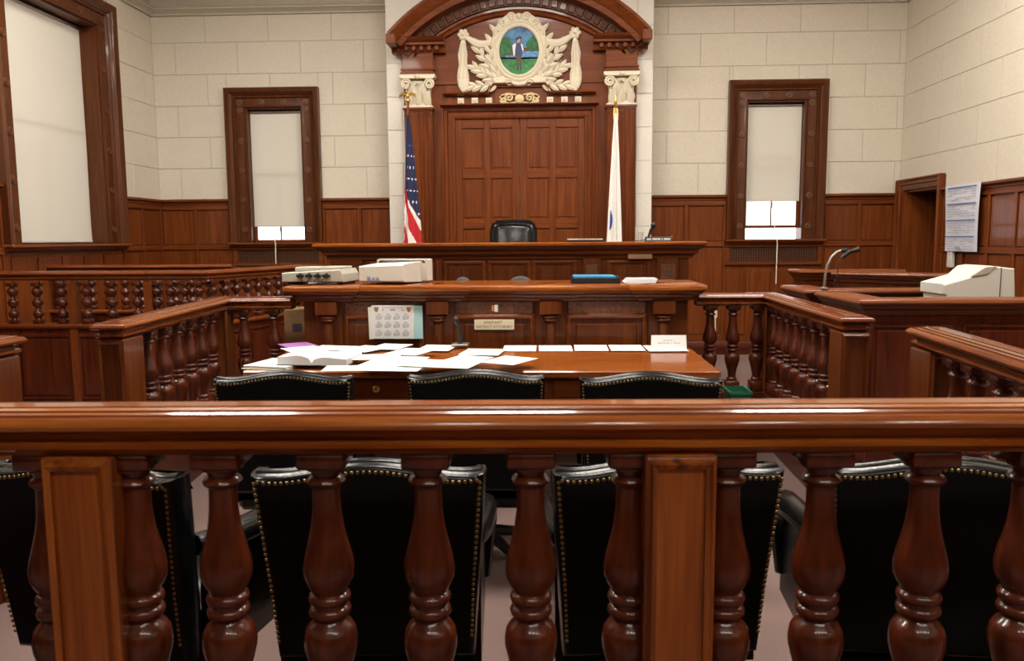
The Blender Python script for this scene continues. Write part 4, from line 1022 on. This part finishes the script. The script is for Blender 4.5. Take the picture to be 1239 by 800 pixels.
# jury rail with bobbin balusters above panels
JY, JZ, JB = 6.5, 1.235, .80
bob = bobbin_mesh(JZ-.095-JB, mz)
JR = [(a*.75, b*.85) for a, b in RAIL]
def jrun(r, A, B, n, panels, z0=JB):
    A, B = Vector((*A, 0)), Vector((*B, 0)); ang = math.atan2(B.y-A.y, B.x-A.x); L = (B-A).length
    for i in range(n): p = A+(B-A)*((i+.5)/n); put('baluster', bob, r, loc=(p.x, p.y, z0), rot=(0, 0, ang))
    mb = MB(); mb.sweep([(A.x, A.y, z0), (B.x, B.y, z0)], [(-.05, -.04), (-.05, 0), (.055, 0), (.065, -.012), (.065, -.025), (.05, -.04)], (0, 0, 1)); mb.build('ledge', wx, r)
    mb = MB(); mb.sweep([(A.x, A.y, z0-.04), (B.x, B.y, z0-.04)], [(-.03, -z0+.04), (-.03, 0), (.03, 0), (.03, -z0+.04)], (0, 0, 1)); mb.build('panel_wall', mh, r)
    for i in range(panels):
        pw = L/panels; p = A+(B-A)*((i+.5)/panels)
        m = MB(); m.box(-pw/2+.07, pw/2-.07, -.012, 0, .2, z0-.13, .008)
        m.sweep([(-pw/2+.05, 0, .18), (-pw/2+.05, 0, z0-.11), (pw/2-.05, 0, z0-.11), (pw/2-.05, 0, .18)], [(0, 0), (0, .012), (-.012, .016), (-.022, 0)], (0, -1, 0), closed=True)
        nrm = Vector((math.sin(ang), -math.cos(ang), 0))*.03
        put('panel', m.mesh('panel', mh), r, loc=(p.x+nrm.x, p.y+nrm.y, 0), rot=(0, 0, ang))
jr = empty('jury_rail', (-3.6, JY, 0), label='jury box front rail with bobbin balusters over dark panels', cat='railing')
JX = [-4.97, U(88, 330, y=JY).x, U(180, 327, y=JY).x, U(248, 327, y=JY).x]
Pk = U(363, 320.5, z=JZ); Pe = U(412, 320, z=JZ)
for a, b, n, pn in zip(JX, JX[1:], (5, 3, 4), (2, 1, 1)): jrun(jr, (a, JY), (b, JY), n, pn)
MB().sweep([(JX[0], JY, JZ), (JX[1]-.004, JY, JZ)], JR, (0, 0, 1)).build('rail_cap', wx, jr, smooth=40)
MB().sweep([(JX[1]+.004, JY, JZ), (JX[2]-.004, JY, JZ)], JR, (0, 0, 1)).build('rail_cap', wx, jr, smooth=40)
MB().sweep([(JX[2]+.004, JY, JZ), (JX[3], JY, JZ), (Pk.x, Pk.y, JZ), (Pe.x, Pk.y, JZ)], JR, (0, 0, 1)).build('rail_cap', wx, jr, smooth=40)
jrun(jr, (JX[3], JY), (Pk.x, Pk.y), 9, 3); jrun(jr, (Pk.x, Pk.y), (Pe.x, Pk.y), 2, 1)
for x in JX[1:3]: post(jr, x, JY-.005, .07, .08, 0, JZ-.09, 0, wz, panel=False)
jr2 = empty('jury_rail', (-4, 7.85, 0), label='inner jury box rail with bobbin balusters behind the front jury rail', cat='railing')
jrun(jr2, (-4.97, 7.85), (-3.1, 7.85), 11, 4)
MB().sweep([(-4.97, 7.85, JZ+.01), (-3.1, 7.85, JZ+.01)], JR, (0, 0, 1)).build('rail_cap', wx, jr2, smooth=40)

# ------------------------------------------------------------------ witness desks on the right
def counter(name, label, pts, zt, mat_top=wx, body=mh, wid=.16, panels=2, ov=.0):
    r = empty(name, (pts[0][0], pts[0][1], 0), label=label, cat='desk')
    P = [(a, b, zt) for a, b in pts]
    MB().sweep(P, [(-wid, -.04), (-wid, -.006), (-wid+.01, 0), (.06, 0), (.075, -.01), (.08, -.022), (.072, -.034), (.055, -.04)], (0, 0, 1)).build('ledge_top', mat_top, r)
    MB().sweep(P, [(-.03, -.04), (.055, -.04), (.045, -.06), (.025, -.07), (.015, -.10), (-.03, -.10)], (0, 0, 1)).build('cornice', bx_, r)
    MB().sweep(P, [(-.03, -zt), (-.03, -.10), (.0, -.10), (.0, -zt)], (0, 0, 1)).build('panel_wall', body, r)
    for A, B in zip(pts, pts[1:]):
        A, B = Vector((*A, 0)), Vector((*B, 0)); L = (B-A).length; ang = math.atan2(B.y-A.y, B.x-A.x); n = max(1, round(L/.55)); pw = L/n
        for i in range(n):
            p = A+(B-A)*((i+.5)/n); m = MB(); m.box(-pw/2+.07, pw/2-.07, -.012, 0, .2, zt-.2, .008)
            m.sweep([(-pw/2+.05, 0, .18), (-pw/2+.05, 0, zt-.18), (pw/2-.05, 0, zt-.18), (pw/2-.05, 0, .18)], [(0, 0), (0, .012), (-.012, .016), (-.022, 0)], (0, -1, 0), closed=True)
            put('panel', m.mesh('panel', body), r, loc=(p.x, p.y, 0), rot=(0, 0, ang))
    return r
ZW = 1.08
w1 = counter('witness_desk', 'dark panelled desk with an oak ledge in front of the beige terminal', [(2.02, 5.95), (2.02, 5.18), (4.3, 5.18)], ZW)
w2 = counter('witness_ledge', 'oak ledge panel behind the beige terminal carrying the gooseneck microphone', [(2.0, 6.75), (2.0, 6.20), (3.28, 6.20)], ZW)
w3 = counter('witness_box', 'witness box with an oak ledge standing below the window nearer the doorway', [(2.72, 7.78), (3.5, 7.05), (3.9, 7.05)], 1.15)
w4 = counter('witness_rail', 'oak ledge panel of the witness box standing against the wainscot', [(2.52, 8.35), (2.54, 8.12), (3.5, 8.12)], 1.15)
# desk surface inside w1 for the terminal
dk = empty('terminal_table', (3.1, 5.65, 0), label='low dark table behind the panelled desk carrying the beige terminal', cat='table')
MB().box(2.35, 4.2, 5.36, 5.98, .90, .935, .005).build('table_top', mhx, dk)
for x in (2.4, 4.12):
    for y in (5.42, 5.90): MB().box(x, x+.05, y, y+.05, 0, .9, .004).build('leg', mh, dk)
tm = empty('terminal', (2.90, 5.66, .9352), R(0), local=True, label='beige wedge-shaped computer terminal seen from the side on the witness desk', cat='computer terminal')
MB().layers([(-.30, .0), (.25, .0), (.275, .05), (.245, .345), (.05, .365), (-.02, .355), (-.10, .29), (-.33, .235), (-.33, .165), (-.30, .15)], [(-.17, .012), (-.16, 0), (.16, 0), (.17, .012)]).build('case', beige, tm, smooth=25)
MB().layers([(-.12, .286), (.0, .358), (.10, .362), (.02, .30)], [(-.178, .006), (-.17, .0), (-.165, 0)]).build('vent_panel', beige2, tm, smooth=25)
v = MB(); v.box(.13, .136, -.1745, -.168, .02, .35)
v.build('case_seam', darkvent, tm)
v = MB()
for i in range(5): v.box(.15+i*.018, .155+i*.018, -.12, .12, .352-.004*i, .360-.004*i)
v.build('vent', darkvent, tm)
for c_ in tm.children:
    for v_ in c_.data.vertices: v_.co.x *= .80; v_.co.z *= .93
# gooseneck microphone
q = U(997, 346, y=6.16); gx = 2.06; gy = 6.16
gm = empty('gooseneck_microphone', (q.x, gy, ZW), label='silver gooseneck microphone with two black heads on the witness ledge', cat='microphone')
gp = [U(px, py, y=gy) for px, py in ((997, 346), (998.5, 333), (1001, 321), (1006, 311), (1013, 304.5), (1020, 303))]
MB().tube([(q.x, gy, ZW)]+gp[1:], .010, 8).build('gooseneck', steel, gm)
MB().lathe([(.035, ZW), (.035, ZW+.01), (.012, ZW+.02)], (q.x, gy, 0), 14).build('base', steel, gm)
a, b, c, d = [U(px, py, y=gy) for px, py in ((1017, 303), (1024, 303), (1028, 305), (1039, 301.5))]
MB().tube([a, b, c, d], [.011, .018, .014, .021], 10).build('microphone_head', blackp, gm)
a, b = U(1029, 304, y=gy-.03), U(1018, 312, y=gy-.03)
MB().tube([a, (a+b)/2, b], [.018, .016, .014], 10).build('microphone_head', blackp, gm)
MB().tube([b, U(1014, 318, y=gy-.03), U(1013, 332, y=gy-.03), U(1008, 345, y=gy-.02)], .004, 6).build('cable', blackp, gm)

# sheet and wall switch on the right wall
q0, q1 = U(1145, 225, x=XR-.09), U(1186, 220, x=XR-.09); zb_ = U(1184, 305, x=XR-.09).z
sh = empty('schedule_sheet', (XR-.05, (q0.y+q1.y)/2, zb_), label='large white printed schedule sheet hanging on the wainscot beside the doorway', cat='poster')
y0, y1 = q1.y, q0.y; zt_ = q1.z; mb = MB(); vs = []; n = 12
for i in range(n+1):
    for j in range(5):
        t, s = i/n, j/4; vs.append((XR-.080-.010*math.sin(3*t+2*s)-.035*(1-t)**3*0-.008*s, y0+(y1-y0)*s-.02*(t)*(s > .9), zt_+.0-(zt_-zb_)*t))
fs = [(i*5+j, i*5+j+1, (i+1)*5+j+1, (i+1)*5+j) for i in range(n) for j in range(4)]
mb.add(vs, fs); mb.build('sheet', flat('blueprint_white', (.66, .67, .74), .7), sh)
rnd = random.Random(3)
for k in range(4):
    z = zt_-.03-(zt_-zb_)*.245*k
    MB().box(XR-.103, XR-.101, y0+.04, y1-.06, z-.008, z+.006).build('header_line', inkb, sh)
    for l_ in range(5):
        zz_ = z-.03-l_*.024; yy = y0+.05; m = MB()
        while yy < y1-.1:
            L_ = rnd.uniform(.03, .10)
            if rnd.random() < .75: m.box(XR-.103, XR-.1015, yy, min(yy+L_, y1-.07), zz_-.003, zz_+.003)
            yy += L_+.02
        m.build('print_line', ink, sh, kind='stuff')
MB().box(XR-.103, XR-.101, (y0+y1)/2-.03, (y0+y1)/2+.06, zb_+.02, zb_+.055).build('print_block', ink, sh)
q = U(1151, 314, x=XR-.05)
put('wall_switch', MB().box(XR-.075, XR-.0345, q.y-.05, q.y+.05, q.z-.085, q.z+.085, .006).box(XR-.082, XR-.075, q.y-.02, q.y+.02, q.z-.03, q.z+.03, .004).mesh('wall_switch', beige), label='beige wall switch box under the schedule sheet', cat='switch')
# outlet with cord on the front wainscot
q = U(865, 379, y=YF-.04)
ou = empty('wall_outlet', (q.x, YF-.04, q.z), label='small wall outlet with a hanging cord low on the front wainscot', cat='outlet')
MB().box(q.x-.03, q.x+.03, YF-.05, YF-.034, q.z-.06, q.z+.06, .004).build('outlet_plate', signc, ou)
MB().tube([(q.x, YF-.055, q.z-.02), (q.x+.005, YF-.07, q.z-.2), (q.x-.01, YF-.07, q.z-.35), (q.x, YF-.06, q.z-.44)], .008, 6).build('cord', paperc, ou)

# ------------------------------------------------------------------ counsel table
TX0, TX1, TY0, TY1, TZ = -1.68, .93, 4.31, 5.26, .76
tb = empty('counsel_table', ((TX0+TX1)/2, (TY0+TY1)/2, 0), label='wide oak counsel table covered with papers', cat='table')
MB().box(TX0, TX1, TY0, TY1, TZ-.04, TZ, .008).build('table_top', nx, tb)
ap = MB(); ap.box(TX0+.08, TX1-.08, TY0+.07, TY0+.09, TZ-.17, TZ-.04); ap.box(TX0+.08, TX1-.08, TY1-.09, TY1-.07, TZ-.17, TZ-.04); ap.box(TX0+.08, TX0+.1, TY0+.09, TY1-.09, TZ-.17, TZ-.04); ap.box(TX1-.1, TX1-.08, TY0+.09, TY1-.09, TZ-.17, TZ-.04); ap.build('apron', wx, tb)
dw = (TX1-TX0-.36)/3
for i in range(3):
    x0 = TX0+.15+i*(dw+.03); o = MB().box(x0, x0+dw, TY0+.055, TY0+.07, TZ-.155, TZ-.055, .005).build('drawer_front', wx, tb)
    for s in (.22, .78): MB().lathe([(.008, TY0+.055), (.008, TY0+.04), (.019, TY0+.035), (.02, TY0+.025), (.012, TY0+.018)], (x0+dw*s, 0, TZ-.105), 12, 'y').build('knob', gold, o)
for x in (TX0+.12, TX1-.12):
    for y in (TY0+.12, TY1-.12):
        m = MB(); m.box(x-.045, x+.045, y-.045, y+.045, TZ-.2, TZ-.04, .004); m.lathe([(.035, TZ-.2), (.045, TZ-.24), (.03, TZ-.27), (.042, TZ-.4), (.03, .1), (.04, .06), (.035, .03), (.03, 0)], (x, y, 0), 14); m.build('leg', wz, tb)
# papers
lz = [TZ+.0006]
def sheet(px, py, rot, label, mat=paper, w=.216, h=.279, lift=0, n=1, group=None):
    lz[0] += .0009; q = U(px, py, z=lz[0])
    mb = MB(); mb.box(-w/2, w/2, -h/2, h/2, 0, .0007*n)
    if n == 1 and mat is not teal:
        pass
    o = put('paper_sheet', mb.mesh('paper_sheet', mat, 0), loc=(q.x, q.y, lz[0]), rot=(0, 0, R(rot)), label=label, cat='paper'); lz[0] += .0007*n; return o
LSP = [
 (629, 421.5, 0, 'first of the white sheets lined up from the pale green sheet to the tent card'), (672, 421.5, 1, 'second white sheet in the row of five toward the tent card'), (715, 421, -1, 'third white sheet in the row of five toward the tent card'), (758, 421, 0, 'fourth white sheet in the row of five toward the tent card'),
]
for px, py, r_, l_ in LSP: sheet(px, py, r_, l_)
sheet(805, 421.5, 2, 'white sheet lying in front of the white tent card', w=.25)
sheet(584, 426, -8, 'pale green sheet beside the base of the table microphone', paperg, w=.25)
sheet(529, 421, -7, 'white sheet lying against the base of the table microphone')
sheet(472, 419.5, -14, 'white sheet at the far table edge under the calendar')
sheet(442, 422, -25, 'white sheet lying askew at the far table edge under the beige monitor')
sheet(404, 421, -12, 'wide white sheet at the far table edge behind the open book', w=.279, h=.216)
sheet(406, 428, -8, 'white sheet just behind the open book', w=.279, h=.216)
lz[0] += .018
sheet(368, 423, 35, 'white leaflet over a purple cover at the table corner')
sheet(497, 425.5, -20, 'white sheet overlapping the papers below the calendar')
sheet(455, 432, 6, 'white sheet with a shadowed near edge beside the open book', w=.279, h=.216)
sheet(478, 437, -10, 'large white sheet in the middle of the paper heap', w=.29, h=.36)
sheet(470, 445, -4, 'white sheet at the near table edge between two chairs', w=.36, h=.216)
sheet(420, 445.5, 5, 'yellowish sheet sticking out under the open book at the near edge', paperc, w=.24, h=.18)
sheet(564, 435, -22, 'white sheet fanned on top behind the middle chair')
sheet(616, 436, -28, 'white sheet turned askew beside the row of five sheets', w=.216, h=.279)
sheet(533, 440, -14, 'large white sheet curling at the near edge behind the middle chair', w=.40, h=.26)
q = U(371, 419, z=TZ+.002); put('purple_booklet', MB().box(-.10, .10, -.14, .14, 0, .008, .002).mesh('booklet', purple), loc=(q.x-.035, q.y-.06, TZ+.010), rot=(0, 0, R(35)), label='thin purple booklet at the table corner by the dark balustrade', cat='booklet')
# open book and the stack beside it
def bookpage(sgn, W_, D_, thick):
    mb = MB(); n = 14; P = []
    for i in range(n+1):
        t = i/n; P.append((sgn*W_*t, thick*(.55+.75*math.sin(min(1, t*1.6)*math.pi*.62)*math.exp(-t*.9)) if t > 0 else thick*.25))
    for i in range(n):
        pass
    vs = []
    for x, z in P: vs += [(x, -D_/2, z), (x, D_/2, z), (x, -D_/2, 0), (x, D_/2, 0)]
    fs = []
    for i in range(n): a = 4*i; fs += [(a, a+1, a+5, a+4), (a+2, a+6, a+7, a+3), (a, a+4, a+6, a+2), (a+1, a+3, a+7, a+5)]
    fs += [(0, 2, 3, 1), (4*n, 4*n+1, 4*n+3, 4*n+2)]
    return mb.add(vs, fs)
q = U(388, 434, z=TZ+.04)
ob_ = empty('open_book', (q.x, q.y, TZ+.024), R(-6), local=True, label='thick open book lying on the counsel table', cat='book')
bookpage(-1, .20, .27, .05).build('page_block', paper, ob_, smooth=40); bookpage(1, .20, .27, .042).build('page_block', paper, ob_, smooth=40)
MB().box(-.205, .205, -.14, .14, -.004, 0, .0015).build('cover', blackp, ob_)
q = U(338, 441, z=TZ+.01)
bk = empty('book_stack', (q.x, q.y, TZ+.0008), R(-14), local=True, label='flat bound report with cream edge under the open book', cat='book')
MB().box(-.15, .13, -.15, .16, 0, .004, .001).build('lower_cover', paperc, bk); MB().box(-.14, .13, -.14, .15, .004, .017, .002).build('pages', paper, bk); MB().box(-.142, .132, -.143, .153, .017, .019, .0005).build('upper_cover', paper, bk)
# tent card
q = U(803, 416.5, z=TZ)
tc = empty('tent_card', (q.x, TY1-.05, TZ+.0005), local=True, label='white folded name card standing on the counsel table near the balustrade', cat='name card')
MB().layers([(-.03, 0), (-.0285, 0), (0, .085), (.0285, 0), (.03, 0), (0, .0875)], [(-.112, 0), (.112, 0)], lambda u, v, d: (d, u, v)).build('card', paper, tc, smooth=0)
le = MB()
for z, words in ((.055, (8, 1)), (.038, (11, 1, 6))):
    tot = sum(words)*.0072+(len(words)-1)*.008; xx = -tot/2
    for wd in words:
        for k in range(wd):
            y = -.03*(1-z/.0875)-.0006; le.add([(xx, y+.0012*0-.001, z-.004), (xx+.005, y-.001, z-.004), (xx+.005, y+.002, z+.004), (xx, y+.002, z+.004)], [(0, 1, 2, 3)]); xx += .0072
        xx += .008
le.build('lettering', ink, tc)
# table microphone
q = U(557, 421, z=TZ)
tm_ = empty('table_microphone', (q.x, q.y, TZ+.014), label='black gooseneck microphone standing at the back of the counsel table', cat='microphone')
MB().box(q.x-.055, q.x+.055, q.y-.055, q.y+.055, TZ+.014, TZ+.03, .005).build('base', steel, tm_)
MB().tube([(q.x, q.y, TZ+.03), (q.x, q.y, TZ+.08), (q.x-.012, q.y, TZ+.14), (q.x-.022, q.y-.01, TZ+.17)], [.017, .013, .012, .012], 8).build('neck', blackp, tm_)
MB().sphere((q.x-.026, q.y-.012, TZ+.185), .021, sc=(1, 1, 1.25)).build('head', blackp, tm_)
# carton behind the left balustrade
q0 = U(362, 392, y=5.9)
cb_ = empty('carton', (q0.x, 5.95, .0), label='tan cardboard carton on end between the balustrade and the clerk desk', cat='box')
kraft = flat('cardboard', (.30, .17, .07), .8, var=.1, bscale=20)
MB().box(q0.x-.10, q0.x+.06, 5.86, 6.1, 0, U(362, 374, y=5.9).z, .004).build('box_body', kraft, cb_)
MB().box(q0.x-.04, q0.x+.03, 5.857, 5.86, .80, .86).build('print', inkd, cb_)
# green bin near the right balustrade
q = U(892, 470, y=5.45)
gb = empty('waste_bin', (q.x, 5.45, 0), label='green plastic bin standing beside the counsel table and balustrade', cat='bin')
zt_ = U(893, 474, y=5.35).z
MB().layers([(-.065, -.11), (.065, -.11), (.065, .11), (-.065, .11)], [(0, .02), (zt_-.02, 0), (zt_-.02, -.012), (zt_, -.012), (zt_, 0), (.03, .025)], lambda u, v, d: (q.x+u, 5.45+v, d)).build('bin_body', greenp, gb, smooth=20)

# ------------------------------------------------------------------ leather armchairs
def make_chair():
    r = empty('leather_armchair', local=True, label='x', cat='chair', group='black leather armchairs')
    hwT, hwB, zB = .285, .252, .40
    def top(s): return .893+.034*(.5+.5*math.cos(math.pi*s))+.012*abs(s)**6
    ol = [(-hwB, zB), (0, zB), (hwB, zB), (hwB+(hwT-hwB)*.35, .6), (hwB+(hwT-hwB)*.8, .8)]
    N_ = 24; tp_ = [(hwT*(1-2*i/N_), top(1-2*i/N_)) for i in range(N_+1)]
    ol += tp_+[(-(hwB+(hwT-hwB)*.8), .8), (-(hwB+(hwT-hwB)*.35), .6)]
    def fr(u, v, d): return (u, -.25+d-(v-.45)*.14, v)
    bk_ = MB().layers(ol, [(-.05, .012), (-.045, .004), (-.035, 0), (.0, -.004), (.03, 0), (.05, .02), (.06, .05)], fr).build('backrest', leather, r, smooth=50)
    MB().layers(ol, [(-.054, .020), (-.049, .017), (-.04, .017)], fr).build('back_panel', backcl, bk_, smooth=30)
    nh = MB(); pts = [Vector(p) for p in ol[4:4+N_+3]]; pts = [Vector((hwB+.005, .45))]+[Vector(ol[3])]+pts+[Vector(ol[-1]), Vector((-hwB-.005, .45))]
    # inset polyline
    cen = Vector((0, .65)); acc = 0; step = .0145; prev = None
    ins = []
    for p in pts: 
        q_ = Vector((p.x-math.copysign(.011, p.x) if abs(p.x) > .05 else p.x, p.y-(.014 if p.y > .87 else 0))); ins.append(q_)
    for a, b in zip(ins, ins[1:]):
        L = (b-a).length; d = step-acc
        while d <= L:
            p = a+(b-a)*(d/L); c = fr(p.x, p.y, -.0535); nh.sphere(c, .0050, 6, 4, (1, .6, 1)); d += step
        acc = (L-(d-step))
    nh.build('nailhead_trim', nailm, bk_, kind='stuff')
    MB().tube([fr(p[0]*.985, p[1]-.014, -.002) for p in tp_], .024, 8).build('top_roll', leather, r, smooth=60)
    MB().layers([(u*.8, .48+(v-.40)*.78) for u, v in ol], [(.05, .0), (.075, .01), (.085, .05)], fr).build('back_cushion', leather, r, smooth=60)
    MB().box(-.235, .235, -.20, .30, .36, .47, .04).build('seat', leather, r, smooth=60)
    MB().box(-.25, .25, -.22, .28, .30, .37, .02).build('seat_frame', leather, r)
    for s in (-1, 1):
        a = MB(); P = [(s*.25, -.24, .70), (s*.262, -.12, .675), (s*.268, .05, .66), (s*.268, .17, .645), (s*.267, .225, .60), (s*.262, .235, .52), (s*.255, .22, .40)]
        a.tube(P, [.030, .036, .040, .042, .042, .038, .03], 10)
        ar_ = a.build('armrest', leather, r, smooth=60)
        p = MB(); p.layers([(-.22, .34), (.22, .34), (.20, .62), (-.20, .67)], [(s*.245, .0), (s*.268, 0)], lambda u, v, d: (d, u, v)); p.build('arm_panel', leather, ar_)
    MB().lathe([(.03, .12), (.03, .30)], n=12).build('column', steel, r)
    MB().box(-.10, .10, -.10, .10, .285, .302, .004).build('tilt_plate', blackp, r)
    for k in range(5):
        an = k*1.2566+.3; lg = MB().tube([(0, 0, .13), (.15*math.cos(an), .15*math.sin(an), .105), (.27*math.cos(an), .27*math.sin(an), .075)], [.028, .024, .016], 8).build('base_leg', blackp, r)
        MB().lathe([(.026, -.012), (.028, -.008), (.028, .008), (.026, .012)], (.27*math.cos(an), .27*math.sin(an), .029), 12, 'y').build('caster', blackp, lg)
    return r
ch0 = make_chair()
def chair_at(pl, pr, rot, label, first=False, dz=0):
    """pl, pr: rear top corners of the back in the picture; they stand .90 m above the floor"""
    if pl is None: raise ValueError
    A, B = U(*pl, z=.90), U(*pr, z=.90); m = (A+B)/2
    a = R(rot); off = Vector((0, -.25-.05-(.90-.45)*.14, 0)); off.rotate(Matrix.Rotation(a, 3, 'Z'))
    loc = (m.x-off.x, m.y-off.y, 0)
    if first:
        ch0.location = loc; ch0.rotation_euler = (0, 0, a); tag(ch0, label); return ch0
    return dup(ch0, loc, a, label=label)
chair_at((302, 577), (587, 578), 3, 'black leather armchair backed against the bar rail, in line with the calendar', True)
chair_at((662, 577), (960, 572), 5, 'black leather armchair backed against the bar rail at its panelled post, before the tent card')
chair_at((-62, 577), (224, 578), -10, 'black leather armchair against the bar rail at the end toward the jury box')
chair_at((1010, 578), (1296, 572), -4, 'black leather armchair against the bar rail at the end toward the witness desks')
chair_at((260, 460), (423, 461), 4, 'black leather armchair at the counsel table in front of the open book')
chair_at((495, 459), (656, 459), 0, 'black leather armchair at the counsel table in front of the fanned white sheets')
chair_at((702, 462), (875, 462), -1, 'black leather armchair at the counsel table end with the tent card')
